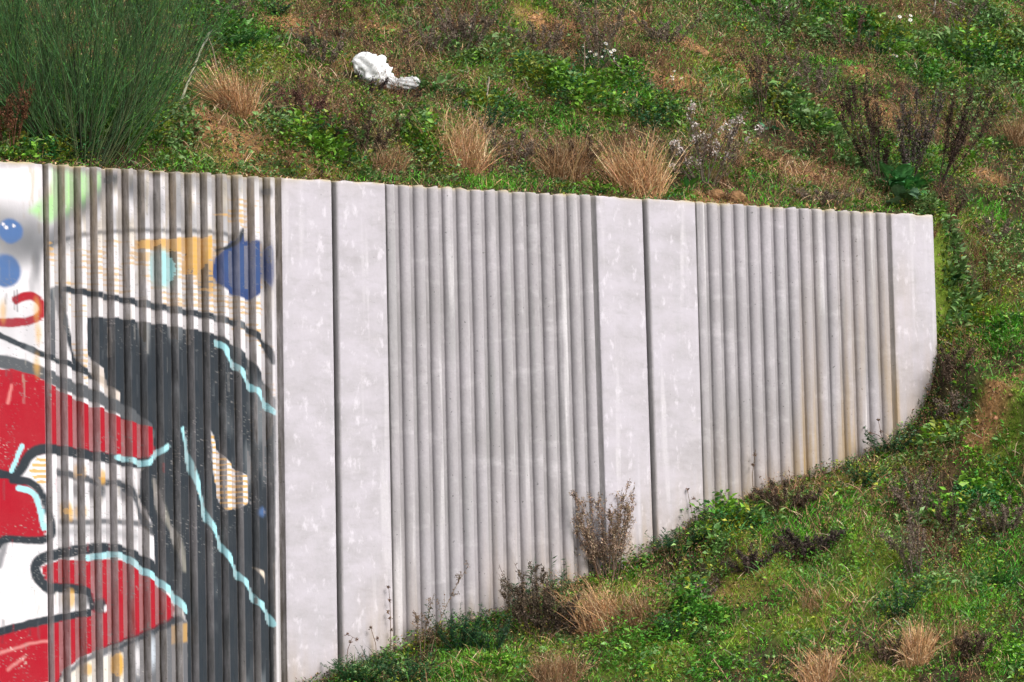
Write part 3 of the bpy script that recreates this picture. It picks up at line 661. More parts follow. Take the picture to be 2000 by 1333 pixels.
# fringe of litter and tiny leaves along the wall's top edge
n = 5200; x = rng.uniform(-2.9, 4.82, n); y = .15+.1*rng.random(n)**1.5
P = np.stack([x, y, .0+.03*rng.random(n)], 1); keep = rng.random(n) < .25+.9*clumpiness(x, y*0, 171, 4); P = P[keep]; n = len(P)
a = rng.random(n)*2*math.pi
pal = np.concatenate([GREENS*1.0, BROWNS*1.3, STRAW*.8]); g = Geo()
leaves(g, P, np.stack([np.cos(a), np.sin(a)-.4, rng.uniform(-.3, 1.1, n)], 1), rng.uniform(.012, .034, n), rng.uniform(.005, .014, n), jitter(pal[rng.choice(len(pal), n)], n, .3))
o = build('wall_top_weeds', g, M_LEAF); tag(o, 'fringe of tiny weeds and litter along the top edge of the wall', 'weeds', kind='stuff')

n = 15000; x = rng.uniform(-1.2, 4.83, n); y = -.10*rng.random(n)**1.5; hgt = .09*rng.random(n)**2*(.3+1.4*fbm(x*4, y*0, 701, 3))
P = np.stack([x, y, front(x, y)+hgt], 1); n = len(P); a = rng.random(n)*2*math.pi; g = Geo()
x = rng.uniform(4.842, 5.25, 14000); y = rng.uniform(-.1, 1.5, 14000); P = np.concatenate([P, np.stack([x, y, terrain(x, y)+.012], 1)]); n = len(P); a = rng.random(n)*2*math.pi
leaves(g, P, np.stack([np.cos(a), np.sin(a)-.3, rng.uniform(-.3, 1.2, n)], 1), rng.uniform(.010, .032, n), rng.uniform(.004, .012, n), jitter(np.concatenate([GREENS*.8, BROWNS])[rng.choice(11, n)], n, .3))
o = build('wall_foot_weeds', g, M_LEAF); tag(o, 'low weeds and dead leaves pressed against the foot of the wall', 'weeds', kind='stuff')

# ------------------------------------------------------------------ individual plants
PXM_AT = lambda p: FPX/np.dot(p-CP, _f)
def right(a, b=0): # world direction that reads as screen right (a) and up (b)
    return _r*a+np.array([0, 0, 1.])*b
def dry_tuft(px, py, w, h, label, lean=0, col=0, n=None, group='tufts of straw coloured dry grass'):
    p = gp(px, py); s = 1/PXM_AT(p); W_, H_ = w*s, h*s
    t = thing('dry_grass_tuft', p, label, 'dry grass', group)
    n = int((n or 60+W_*H_*9000)*1.2); base = np.zeros((n, 3)); r = W_*.42
    aa = rng.random(n)*2*math.pi; rr = r*np.sqrt(rng.random(n)); base[:, 0] = np.cos(aa)*rr; base[:, 1] = np.sin(aa)*rr*.6
    base[:, 2] = terrain(p[0]+base[:, 0], p[1]+base[:, 1])-p[2]-.01
    ld = _r*lean
    d = cone_dirs(n, .55)+ld*rng.uniform(-.1, 1.5, (n, 1))+.25*rng.standard_normal((n, 3))*np.array([1, 1, 0]); L = H_*(.25+.95*rng.random(n)**1.6)
    hz = unit(np.stack([rng.standard_normal(n), rng.standard_normal(n), np.zeros(n)], 1)*.8+_r0*lean*1.5+.5*rng.standard_normal((n, 3)))
    C = jitter(STRAW[rng.choice(4, n, p=[.4, .3, .15, .15])]*(1 if col == 0 else .62), n, .25, .05)
    g = Geo(); ns_ = n//2; blades(g, base[:ns_], d[:ns_], L[:ns_], .0030+.002*rng.random(ns_), C[:ns_], bend=.2, gb=hz[:ns_]); blades(g, base[ns_:], d[ns_:], L[ns_:], .0026+.002*rng.random(n-ns_), C[ns_:], bend=.55, gb=hz[ns_:])
    nf_ = n*5; bi_ = rng.choice(n, nf_); leaves(g, base[bi_]+d[bi_]*(L[bi_]*rng.random(nf_)*.95)[:, None]+.008*rng.standard_normal((nf_, 3)), d[bi_]+.6*rng.standard_normal((nf_, 3)), rng.uniform(.008, .026, nf_), .0028, jitter(STRAW[rng.choice(4, nf_)]*(1 if col == 0 else .62), nf_, .3, .05))
    m_ = max(12, n//14); idx = rng.choice(n, m_); du = unit(d[idx]); tips = base[idx]+du*L[idx][:, None]*.92+hz[idx]*(L[idx]*.3)[:, None]-np.array([0, 0, 1])*(L[idx]*.15)[:, None]
    kk = 7; tp = np.repeat(tips, kk, 0)+rng.standard_normal((m_*kk, 3))*.008
    leaves(g, tp, np.repeat(du, kk, 0)+.5*rng.standard_normal((m_*kk, 3)), .014, .004, jitter(STRAW[2]*(1 if col == 0 else .7), m_*kk, .2)); build('dry_blades', g, M_DRY, t)
    return t
def dead_weed(px, py, w, h, label, ns=9, dens=1., col=None, lean=0, spread=None, fluff=0, leafc=None, cat='dead weed', name='dead_weed', group='dead brown weeds', side=None, leafsz=1., nb=7):
    p = hit(px, py, side) if side else gp(px, py); s = 1/PXM_AT(p); W_, H_ = w*s, h*s
    t = thing(name, p, label, cat, group)
    col = np.array(col if col is not None else (.085, .06, .05)); leafc = np.array(leafc if leafc is not None else col*1.25)
    fx = rng.uniform(-.5, .5, ns); fx = np.linspace(-.5, .5, ns)+rng.uniform(-.12, .12, ns)/max(1, ns/4); rng.shuffle(fx)
    dirs = _r0*(fx*W_/H_*.9+lean)[:, None]+np.array([0, 0, 1.])+np.array([math.sin(YAW), math.cos(YAW), 0])*(rng.uniform(-.3, .15, ns)*W_/H_)[:, None]
    L = H_*rng.uniform(.7, 1.05, ns); base = np.stack([rng.uniform(-.02, .02, ns), rng.uniform(-.02, .02, ns), np.full(ns, -.02)], 1)+_r0*(fx*W_*.25)[:, None]
    base[:, 2] = terrain(p[0]+base[:, 0], p[1]+base[:, 1])-p[2]-.02
    dirs = dirs+.12*rng.standard_normal((ns, 3))
    ln = np.linalg.norm(dirs, axis=1); bend = _r0*(fx*.25)[:, None]+rng.standard_normal((ns, 3))*.14
    K = 8; Pm = curves(base, dirs, L, bend, K)
    g = Geo(); tubes(g, Pm, np.linspace(.0036, .0012, K)[None]*np.ones((ns, 1)), jitter(col, ns, .2), 4)
    # side branches
    nb_ = ns*nb; si = np.repeat(np.arange(ns), nb); f = rng.uniform(.25, .98, nb_); kf = f*(K-1); k0 = kf.astype(int).clip(0, K-2); fr = (kf-k0)[:, None]
    bb = Pm[si, k0]*(1-fr)+Pm[si, k0+1]*fr; bd = unit(unit(dirs[si])+.55*rng.standard_normal((nb_, 3))); bL = L[si]*rng.uniform(.10, .32, nb_)*(1.15-f)
    Pb = curves(bb, bd, bL+.02, np.tile([0, 0, .2], (nb_, 1)), 4); tubes(g, Pb, np.tile([.0014, .0012, .0009, .0006], (nb_, 1)), jitter(col, nb_, .2))
    build('stems', g, M_STEM, t)
    # leaves / seed husks along branches
    nl = int(nb_*26*dens); bi = rng.choice(nb_, nl); q = rng.random(nl)*3; k0 = q.astype(int).clip(0, 2); fr = (q-k0)[:, None]
    lp = Pb[bi, k0]*(1-fr)+Pb[bi, k0+1]*fr+rng.standard_normal((nl, 3))*.006; m2 = int(ns*30*dens); si2 = rng.choice(ns, m2); q = rng.uniform(2.2, K-1.01, m2); k0 = q.astype(int)
    fr = (q-k0)[:, None]; lp2 = Pm[si2, k0]*(1-fr)+Pm[si2, k0+1]*fr+rng.standard_normal((m2, 3))*.007; lp = np.concatenate([lp, lp2]); nl = len(lp)
    dd = rng.standard_normal((nl, 3))+np.array([0, 0, .3]); g = Geo()
    leaves(g, lp, dd, rng.uniform(.008, .02, nl)*leafsz, rng.uniform(.004, .010, nl)*leafsz, jitter(leafc, nl, .35, .06), cup=.3); build('dead_leaves' if leafsz < 2 else 'leaves', g, M_DRY, t)
    if fluff:
        top = Pb[rng.choice(nb_, fluff), 3]; g = Geo(); kk = 16; tp = np.repeat(top, kk, 0)+rng.standard_normal((fluff*kk, 3))*.013
        leaves(g, tp, rng.standard_normal((fluff*kk, 3)), .022, .012, jitter((.78, .68, .64), fluff*kk, .2, .03)); build('seed_fluff', g, M_PETAL, t)
    return t
def green_weed(px, py, w, h, label, col=(.04, .10, .035), nst=14, leafl=.035, leafw=.012, name='leafy_weed', cat='weed', group='leafy green weeds', nl=26, side=None, lean=0):
    p = hit(px, py, side) if side else gp(px, py); s = 1/PXM_AT(p); W_, H_ = w*s, h*s
    t = thing(name, p, label, cat, group)
    fx = rng.uniform(-.5, .5, nst); dirs = _r0*(fx*W_/H_+lean)[:, None]+np.array([0, 0, 1.])+np.array([math.sin(YAW), math.cos(YAW), 0])*(rng.uniform(-.45, .2, nst)*W_/H_)[:, None]
    L = H_*rng.uniform(.6, 1.05, nst); base = _r0*(fx*W_*.3)[:, None]+np.zeros((nst, 3)); base[:, 2] = terrain(p[0]+base[:, 0], p[1]+base[:, 1])-p[2]-.01
    K = 6; Pm = curves(base, dirs, L, rng.standard_normal((nst, 3))*.12, K, .05); g = Geo()
    tubes(g, Pm, np.linspace(.003, .001, K)[None]*np.ones((nst, 1)), jitter(np.array(col)*.9, nst, .2)); build('stems', g, M_STEM, t)
    m_ = nst*nl; si = rng.choice(nst, m_); q = rng.uniform(.4, K-1.01, m_); k0 = q.astype(int); fr = (q-k0)[:, None]; lp = Pm[si, k0]*(1-fr)+Pm[si, k0+1]*fr
    a = rng.random(m_)*2*math.pi; dd = np.stack([np.cos(a), np.sin(a), rng.uniform(-.1, .9, m_)], 1)
    g = Geo(); leaves(g, lp, dd, leafl*rng.uniform(.5, 1.2, m_), leafw*rng.uniform(.6, 1.2, m_), jitter(col, m_, .3, .07)); build('leaves', g, M_LEAF, t)
    return t

# --- big green broom bush, upper left
p = gp(168, 322); p[1] = max(p[1], .3); p[2] = terrain(p[0], p[1])
t = thing('broom_bush', p, 'large dark green broom bush of thin upright twigs behind the graffiti panel', 'bush')
g = Geo(); nm = 90; fx = np.linspace(-1, 1, nm)+rng.uniform(-.05, .05, nm); dep = rng.uniform(-.5, .6, nm)
dirs = unit(_r0*(fx*.9)[:, None]+np.array([0, 1., 0])*(dep*.5)[:, None]+np.array([0, 0, 1.])); L = rng.uniform(1.1, 1.7, nm)
K = 10; base = _r0*(fx*.2)[:, None]+np.array([0, 1., 0])*(dep*.2)[:, None]+np.array([0, 0, -.03]); bend = -_r0*(fx*.30)[:, None]+rng.standard_normal((nm, 3))*.13
base[:, 2] = terrain(p[0]+base[:, 0], p[1]+base[:, 1])-p[2]-.02
Pm = curves(base, dirs, L, bend, K); tubes(g, Pm, np.linspace(.0048, .0013, K)[None]*np.ones((nm, 1)), jitter((.055, .075, .03), nm, .35), 5); build('stems', g, M_STEM, t)
g = Geo(); cur = Pm; curL = L; lastn = nm
for lvl, (nb, ratio, rad) in enumerate([(12, .42, .0019), (4, .55, .0014)]):
    n2 = cur.shape[0]*nb; si = np.repeat(np.arange(cur.shape[0]), nb); Kc = cur.shape[1]; q = rng.uniform(.05*Kc, Kc-1.05, n2); k0 = q.astype(int); fr = (q-k0)[:, None]
    bb = cur[si, k0]*(1-fr)+cur[si, k0+1]*fr; pd = unit(cur[si, k0+1]-cur[si, k0]); dr = unit(pd+.42*rng.standard_normal((n2, 3))+np.array([0, 0, .2])); l2 = curL[si]*ratio*rng.uniform(.5, 1.15, n2)
    Pn = curves(bb, dr, l2, pd*.06+np.array([0, 0, .06])+rng.standard_normal((n2, 3))*.03, 6); tubes(g, Pn, np.linspace(rad, rad*.45, 6)[None]*np.ones((n2, 1)), jitter((.075, .18, .055), n2, .45, .14)); cur, curL = Pn, l2
build('twigs', g, M_LEAF, t)
g = Geo(); ii = rng.choice(len(cur), 9000); lp = cur[ii, rng.choice(6, 9000)]; leaves(g, lp, rng.standard_normal((9000, 3))+np.array([0, 0, .8]), .009, .0035, jitter((.055, .12, .04), 9000, .35)); build('leaves', g, M_LEAF, t)

# --- pale dead poles and sticks
def stick(px0, py0, px1, py1, r, label, col=(.36, .31, .26), lift=.0, fork=True, side=None, group='pale dead stalks on the slope'):
    p = hit(px0, py0, side) if side else gp(px0, py0); s = 1/PXM_AT(p); v = _r*((px1-px0)*s)+np.array([0, 0, 1.])*((py0-py1)*s)
    t = thing('dead_stalk', p+np.array([0, 0, lift]), label, 'dead stalk', group); K = 9; q = np.linspace(0, 1, K)[:, None]
    wv = np.cumsum(rng.standard_normal((K, 3))*.010, 0)*np.linalg.norm(v); P_ = v*q+wv; g = Geo()
    tubes(g, P_[None], np.linspace(r, r*.6, K)[None], jitter(col, 1, .1), 6)
    if fork:
        nf = 3; ks = rng.integers(3, 8, nf); dd = unit(v+np.linalg.norm(v)*.6*rng.standard_normal((nf, 3))); tubes(g, curves(P_[ks], dd, np.linalg.norm(v)*rng.uniform(.12, .3, nf), rng.standard_normal((nf, 3))*.1, 5), np.linspace(r*.5, r*.2, 5)[None]*np.ones((nf, 1)), jitter(col, nf, .15))
    build('stalk', g, M_STEM, t)
    return t
stick(352,200,410,60,.010,'thick pale leaning dead branch at the right edge of the broom bush')
stick(440,180,405,65,.006,'thin brown stalk crossing the thick pale branch beside the broom bush',(.22,.16,.12))
stick(913,70,926,40,.009,'short thick pale stick below the top brown thicket',fork=False)
stick(950,212,957,150,.007,'upright pale forked stalk right of the plastic bag')
stick(1002,200,994,172,.006,'short white stub right of the upright forked stalk',fork=False)
stick(1143,150,1145,85,.006,'brown bent stalk standing among the white daisies',(.25,.18,.13))
stick(1218,140,1200,120,.006,'pale curved stick lying below the daisies',fork=False)
stick(1395,165,1372,132,.005,'straw coloured stick lying on the bare orange earth',(.48,.36,.24),fork=False)
stick(1034,178,1024,152,.005,'thin pale twig pair between the forked stalk and the daisies')
stick(1552,162,1550,140,.008,'short bright straw stub right of the slender brown weed',(.6,.45,.3),fork=False)
stick(1798,155,1788,120,.005,'pale thin twig above the dark seed-head thicket')
stick(1822,30,1828,0,.009,'pale forked dead branch at the top right edge')
stick(1885,18,1842,0,.008,'pale dead branch lying across the top right corner',fork=False)
stick(560,95,573,58,.006,'thin grey stalk above the bare earth patch left of the bag')
stick(830,1320,880,1290,.004,'thin reddish runner stem creeping at the foot of the wall',(.22,.10,.07),fork=False)
stick(1845,1110,1800,1107,.007,'straw yellow stick lying flat on the lower right grass',(.55,.42,.2),fork=False)
stick(1760,1225,1745,1210,.004,'short white curved stem near the lower right straw tuft',(.6,.55,.5),fork=False)
stick(1360,1148,1338,1145,.006,'small pale stick lying on the moss right of the bare bush',(.55,.45,.32),fork=False)
stick(1420,1330,1395,1290,.004,'thin tan stalk at the bottom edge right of the moss patch',(.4,.26,.16))
stick(1466,1310,1462,1225,.0035,'thin dark red upright stalk at the bottom edge',(.14,.07,.05))

# --- dry grass tufts
dry_tuft(470,240,70,130,'leaning straw tuft right of the broom bush',lean=-.35)
dry_tuft(905,345,115,125,'wide bushy straw tuft above the first bare ribs',lean=-.1,n=900)
dry_tuft(1250,375,130,130,'tall bright straw tuft above the second flat strip, bending right',lean=-.15,n=900)
dry_tuft(1110,350,110,95,'brown thin tuft between the two large straw tufts',lean=-.1,col=1)
dry_tuft(760,340,80,55,'low sparse straw tuft just above the wall top',lean=.1,col=1)
dry_tuft(1985,290,40,80,'straw tuft at the right edge of the upper slope',lean=.1,col=1)
dry_tuft(1180,1225,120,110,'ochre straw tuft below the bare bush, leaning left',lean=-.45,n=600)
dry_tuft(1250,1235,90,90,'sparse ochre straw tuft right of the leaning lower tuft',col=1)
dry_tuft(1790,1300,80,95,'rusty straw tuft low on the right, standing upright',n=600)
dry_tuft(1600,1335,90,80,'straw tuft at the bottom edge left of the rusty tuft',lean=-.1,n=520)
dry_tuft(1090,1335,120,70,'pinkish dry tuft at the bottom edge below the dark weeds',col=1)
dry_tuft(495,1350,110,110,'pale brown tuft at the foot of the graffiti panel',lean=.1,col=1)
dry_tuft(1590,1190,70,80,'thin dry tuft on the mossy lower slope',col=1,lean=-.2,n=90)
dry_tuft(1870,1265,60,60,'small dry tuft right of the rusty tuft',col=1,n=80)
dry_tuft(1030,300,70,60,'faded short tuft between the wide straw tuft and the brown one',col=1,n=90)

# --- white fluffy seeded thicket and other brown weeds of the upper slope
B1, B2 = (.15, .115, .09), (.09, .062, .044)
dead_weed(1380,365,150,150,'dark brown thicket with white fluffy seed heads above the wall',13,1.3,B1,fluff=34)
dead_weed(905,100,130,100,'dense grey brown thicket at the top left of centre',14,1.4,B1)
dead_weed(1170,120,90,120,'tall brown weed above the daisies at the top edge',10,1.2,B1)
dead_weed(1060,110,90,70,'low brown weed left of the tall weed with daisies',9,1.2,B1)
dead_weed(1490,220,70,140,'slender dark brown weed in the upper right slope',8,1.4,B2)
dead_weed(1590,200,80,90,'grey brown weed right of the slender dark weed',9,1.1,B1)
dead_weed(1660,110,80,90,'thin reddish brown weed near the top right',8,.8,(.12,.07,.055))
dead_weed(700,300,180,80,'wide low dark thicket below the plastic bag',14,1.3,B2)
dead_weed(630,130,80,80,'brown weed left of the plastic bag',9,1.,B1)
dead_weed(835,110,90,60,'brown weed above and right of the plastic bag',9,1.,B1)
dead_weed(590,250,70,90,'reddish dead weed left of the wide dark thicket',7,.9,(.11,.05,.045))
dead_weed(1000,330,110,80,'dull brown weed right of the wide straw tuft',10,1.,B1)
dead_weed(1120,345,110,70,'dark reddish thicket above the middle ribs',10,1.4,B2)
dead_weed(1300,90,110,60,'low grey weed at the top edge above the bare earth',9,1.1,B1)
dead_weed(20,300,90,170,'rusty brown weed at the left edge behind the graffiti panel',9,1.4,(.12,.055,.03))
dead_weed(1870,60,90,70,'grey brown weed near the top right white flowers',8,1.,B1)
dead_weed(1520,70,80,80,'brown weed at the top edge right of centre',8,1.,B1)
dead_weed(450,50,70,60,'brown weed at the top edge beside the broom bush',7,1.,B1)
dead_weed(1600,400,90,36,'low brown scrub on the wall top above the last ribs',8,1.,B1)
dead_weed(1850,410,60,60,'small dark weed right of the broad-leaved plant',7,1.,B2)
# the tall dark seed stalk shrub, right
def spire_shrub():
    p = gp(1765, 384); s = 1/PXM_AT(p); t = thing('seed_stalk_shrub', p, 'tall dark brown dead dock stalks fanning out above the end of the wall', 'dead plant')
    tips = [(1650,195),(1668,182),(1690,180),(1702,205),(1722,215),(1640,230),(1735,300),(1830,205),(1850,200),(1870,190),(1890,230),(1925,200),(1950,170),(1955,215),(1905,185),(1780,230),(1795,190),(1812,215),(1755,250),(1765,205)]
    g = Geo(); h = Geo()
    for i, (tx, ty) in enumerate(tips):
        bx = 1720 if tx < 1745 else (1820 if tx > 1860 else 1775)
        b = _r*((bx-1765+rng.uniform(-12, 12))*s)+np.array([0, 0, -.02]); b[2] = terrain(p[0]+b[0], p[1]+b[1])-p[2]-.02
        e = _r*((tx-1765)*s)+np.array([0, 0, 1.])*((392-ty)*s)+np.array([math.sin(YAW), math.cos(YAW), 0])*rng.uniform(-.12, .05)
        q = np.linspace(0, 1, 12)[:, None]; mid = (b+e)/2+_r*rng.uniform(-.02, .02)+np.array([0, 0, -.05 if abs(tx-bx) > 80 else .0])
        P_ = b*(1-q)**2+2*mid*q*(1-q)+e*q**2
        tubes(g, P_[None], np.linspace(.005, .0016, 12)[None], jitter((.055, .038, .028), 1, .15), 5)
        nb = 9; ks = rng.integers(4, 11, nb); vd = unit(e-b); dd = unit(vd+.35*rng.standard_normal((nb, 3))+np.array([0, 0, .3])); Pb = curves(P_[ks], dd, np.linalg.norm(e-b)*rng.uniform(.1, .25, nb), np.tile([0, 0, .15], (nb, 1)), 6)
        tubes(g, Pb, np.linspace(.002, .001, 6)[None]*np.ones((nb, 1)), jitter((.055, .038, .028), nb, .15))
        allp = np.concatenate([P_[4:], Pb.reshape(-1, 3)]); n_ = 700; qq = allp[rng.integers(0, len(allp), n_)]+rng.standard_normal((n_, 3))*np.array([.007, .007, .014])
        cc = (.068, .044, .034) if tx < 1745 or tx > 1860 else (.11, .088, .08)
        leaves(h, qq, rng.standard_normal((n_, 3)), rng.uniform(.007, .018, n_), rng.uniform(.006, .012, n_), jitter(cc, n_, .35, .05), cup=.4)
    build('stalks', g, M_STEM, t); build('seed_clusters', h, M_DRY, t)
spire_shrub()
# broad-leaved dock at the wall end: every big leaf its own part
def big_leaf(L, Wd, curl, col):
    g = Geo(); nu, nv = 12, 7; q = np.linspace(0, 1, nu)[:, None]; v = np.linspace(-1, 1, nv)[None]
    wid = Wd*.5*np.sin(np.clip(q*1.02, 0, 1)**.75*math.pi)**.8*(1-.25*q)+.003
    x = wid*v; y = L*q*np.cos(curl*q)+0*v; z = L*q*.15-L*curl*.45*q**2+np.abs(v)*wid*.35+.05*Wd*np.sin(q*19+v*3)*np.abs(v)
    V = np.stack([x, y, z+0*v], -1); i = np.arange(nu*nv).reshape(nu, nv); a, b, c, d = i[:-1, :-1].ravel(), i[1:, :-1].ravel(), i[1:, 1:].ravel(), i[:-1, 1:].ravel()
    C = np.tile(np.array(col), (nu*nv, 1)); C[(np.arange(nu*nv) % nv) == nv//2] = np.array(col)*1.7
    g.add(V, np.concatenate([np.stack([a, b, c], 1), np.stack([a, c, d], 1)]), C); return g
def broad_plant(px, py, lsz, nlv, label, name='broad_leaved_plant', col=(.035, .12, .035), group=None, side=None, upr=.9, aim=None):
    p = hit(px, py, side) if side else gp(px, py); t = thing(name, p, label, 'plant', group)
    for i in range(nlv):
        L = lsz*rng.uniform(.7, 1.15); g = big_leaf(L, L*rng.uniform(.38, .55), rng.uniform(.3, 1.0), jitter(col, 1, .25)[0])
        o = build('leaf', g, M_LEAF, t, smooth=True); a = rng.uniform(0, 2*math.pi) if aim is None else aim[i % len(aim)]+rng.uniform(-.3, .3)
        o.rotation_euler = (rng.uniform(.15, upr), rng.uniform(-.4, .4), a); o.location = (-math.sin(a)*.03, math.cos(a)*.03, rng.uniform(0, .25*lsz+.03))
    return t
broad_plant(1762,392,.27,26,'lush green broad-leaved dock at the foot of the dark stalks',aim=[2.59, 1.6, 3.6, 2.1, 3.1, 1.0, 4.2],upr=1.25,col=(.055,.18,.05))
broad_plant(1762,406,.22,6,'pale green drooping leaves against the wall top below the dock',aim=[2.59,2.2,3],col=(.10,.19,.10),upr=.5)
broad_plant(1812,120,.12,6,'small bright broad-leaved plant above the dark seed stalks',col=(.04,.15,.04))
broad_plant(1165,385,.10,6,'tiny broad-leaved plant on the wall top below the brown tuft',col=(.045,.16,.03))
broad_plant(1345,378,.10,6,'tiny green plant beside the tall bright straw tuft',col=(.045,.15,.03))
broad_plant(1858,560,.09,16,'dark leafy clump just right of the wall end',col=(.03,.085,.03))
broad_plant(1862,634,.10,4,'pale round-leaved seedling right of the wall end',col=(.14,.22,.12))
broad_plant(1800,885,.11,5,'light green leaves at the buried foot of the end strip',col=(.10,.19,.09))
broad_plant(1500,262,.10,6,'green leaf pair right of the fluffy thicket',col=(.05,.15,.07))
broad_plant(1895,150,.10,7,'bright leaf cluster in the upper right slope',col=(.05,.14,.06))

# --- front of the wall
dead_weed(1185,1138,115,175,'tall bare bush with pale dead leaves standing against the flat strips',22,1.3,(.17,.12,.085),leafc=(.34,.24,.17),name='bare_bush',cat='bush',side='front',nb=9)
dead_weed(1050,1240,150,120,'dense dark brown thicket against the middle ribs',18,1.8,(.10,.075,.052),side='front')
dead_weed(1095,1250,100,80,'dark brown weed between the thicket and the bare bush',10,1.4,(.075,.055,.045),side='front')
green_weed(1020,1200,60,110,'green tall weed rising behind the dark thicket',(.045,.10,.045),7,.04,.012,side='front')
green_weed(1090,1200,70,110,'tall narrow-leaved weed left of the bare bush',(.05,.12,.05),6,.05,.009,side='front')
green_weed(900,1270,140,95,'feathery dark green weed at the foot of the first ribs',(.022,.075,.032),26,.03,.005,nl=60,side='front')
green_weed(960,1275,110,80,'feathery green weed left of the dark thicket',(.028,.08,.035),18,.03,.006,nl=50,side='front')
green_weed(700,1335,130,55,'low dark green grass clump at the wall joint',(.03,.10,.03),30,.035,.005,nl=40,side='front')
green_weed(800,1335,120,60,'green leafy clump below the first bare groove',(.045,.11,.04),22,.035,.014,side='front')
green_weed(730,1310,60,50,'small feathery sprig against the second flat strip',(.035,.09,.05),8,.02,.005,side='front')
green_weed(1330,1080,140,50,'grassy green weeds at the foot of the third flat strip',(.028,.095,.035),26,.05,.006,nl=30,side='front')
green_weed(1430,1040,130,50,'leafy weeds at the foot of the clay stained ribs',(.04,.10,.035),20,.03,.014,side='front')
green_weed(1740,890,120,60,'leafy weeds at the last dark joint',(.045,.11,.045),18,.028,.014,side='front')
green_weed(1680,950,100,50,'mixed weeds below the stained ribs at the right',(.04,.10,.035),16,.028,.012,side='front')
dead_weed(1535,1000,130,50,'low dark scrub mound at the foot of the stained ribs',12,1.6,B2,side='front')
dead_weed(1575,1095,130,60,'dark brown dead clump in the middle of the lower slope',14,1.7,(.06,.045,.04))
dead_weed(1470,1120,90,50,'smaller dark dead clump left of the middle clump',10,1.4,(.07,.05,.045))
dead_weed(1785,1130,60,150,'upright grey brown weed in the lower right slope',7,1.6,B1)
dead_weed(1860,1060,50,100,'thin dark weed right of the upright grey brown weed',5,1.5,B2)
dead_weed(1790,1010,90,90,'brown weed on the slope below the wall end',9,1.2,B1)
dead_weed(1862,745,60,60,'dark brown scrub hugging the wall end',9,1.3,B2,side='front')
dead_weed(1865,815,70,50,'brown scrub below the wall end corner',8,1.2,B1,side='front')
dead_weed(1900,1290,70,60,'dark clump near the bottom right corner',8,1.4,B2)
dead_weed(1730,1300,60,50,'small dark clump left of the rusty straw tuft',7,1.3,B2)
dead_weed(1960,1040,80,60,'dead brown weed at the right edge of the lower slope',8,1.2,B1)
dead_weed(1350,1180,90,50,'low brown scrub below the third flat strip',9,1.2,B1)
dead_weed(1940,480,60,60,'dull brown weed on the right of the wall top',7,1.1,B1)
green_weed(1755,1215,110,80,'dark green weed left of the upright straw tuft',(.025,.075,.032),16,.03,.010)
green_weed(1330,1250,120,60,'leafy green weeds on the lower slope below the scrub',(.04,.12,.035),18,.03,.012)
green_weed(1950,1150,130,50,'lush grass clump at the right edge',(.035,.14,.025),26,.06,.005,nl=26)
green_weed(860,200,90,40,'bright low weed under the plastic bag',(.045,.14,.035),14,.025,.012)
green_weed(955,250,110,55,'green weed right of the bag below the forked stalk',(.035,.11,.045),18,.028,.012)
green_weed(1150,140,120,60,'green mound of daisy foliage near the top',(.035,.095,.035),20,.024,.008)
green_weed(1270,255,110,50,'bright green weed above the tall straw tuft',(.04,.13,.05),16,.028,.012)
green_weed(1700,110,120,60,'dark green weed mound near the top right',(.03,.09,.035),20,.026,.009)
green_weed(1920,140,130,70,'green weed mound in the top right corner',(.035,.10,.045),22,.026,.010)
green_weed(540,30,60,30,'dark weed mound at the top edge left of centre',(.035,.09,.035),12,.024,.010)
green_weed(470,95,100,40,'fresh green grass clump right of the broom bush',(.045,.15,.035),26,.05,.005)
green_weed(640,1325,60,60,'greenish flower sprig at the foot of the first flat strip',(.16,.14,.05),5,.02,.006,side='front')
def seed_stalk(pts, heads, label, r=.003, col=(.16, .10, .07)):
    p = hit(pts[0][0], pts[0][1], 'front'); p[1] = min(p[1], -.04); s = 1/PXM_AT(p)
    t = thing('seed_stalk', p, label, 'dead stalk', 'thin dead stalks against the wall'); Q = np.array([_r*((x-pts[0][0])*s)+np.array([0, 0, 1.])*((pts[0][1]-y)*s) for x, y in pts])
    Q = np.array([np.array([np.interp(u_, np.linspace(0, 1, len(Q)), Q[:, k]) for k in range(3)]) for u_ in np.linspace(0, 1, 14)])
    g = Geo(); tubes(g, Q[None], np.linspace(r, r*.55, 14)[None], jitter(col, 1, .1), 5); build('stalk', g, M_STEM, t)
    for hx, hy in heads:
        c = _r*((hx-pts[0][0])*s)+np.array([0, 0, 1.])*((pts[0][1]-hy)*s); g = Geo(); m_ = 26
        j = np.argmin(np.linalg.norm(Q-c, axis=1)); tubes(g, np.stack([Q[j], (Q[j]+c)/2+[0, 0, .002], c])[None], np.array([[.0014, .0013, .0012]]), jitter(col, 1, .1))
        leaves(g, c+rng.standard_normal((m_, 3))*.004, rng.standard_normal((m_, 3))+np.array([0, 0, .6]), .014, .006, jitter((.20, .12, .08), m_, .3), cup=.3); build('seed_head', g, M_DRY, t)
seed_stalk([(882,1210),(868,1160),(880,1100),(858,1050)], [(857,1047)], 'bent dark stalk with one bud in front of the first ribs')
seed_stalk([(875,1215),(880,1150),(900,1060),(918,1005)], [(918,1003),(911,1036),(897,1083)], 'thin stalk with three round seed heads in front of the ribs')
seed_stalk([(762,1290),(764,1240),(764,1180),(762,1150)], [(761,1150),(763,1175),(759,1197),(764,1210),(766,1233)], 'upright thin stalk with red buds along the second flat strip')
seed_stalk([(736,1305),(735,1260),(725,1225)], [(726,1228),(738,1250)], 'short dark stalk on the second flat strip')
seed_stalk([(675,1325),(680,1270),(690,1245)], [(680,1240),(698,1250),(685,1255)], 'little forked stalk right of the dark wall joint')
seed_stalk([(550,1240),(575,1185),(600,1178),(625,1180)], [(588,1182),(606,1172),(630,1170),(640,1180)], 'twig reaching sideways across the first flat strip',.0025)
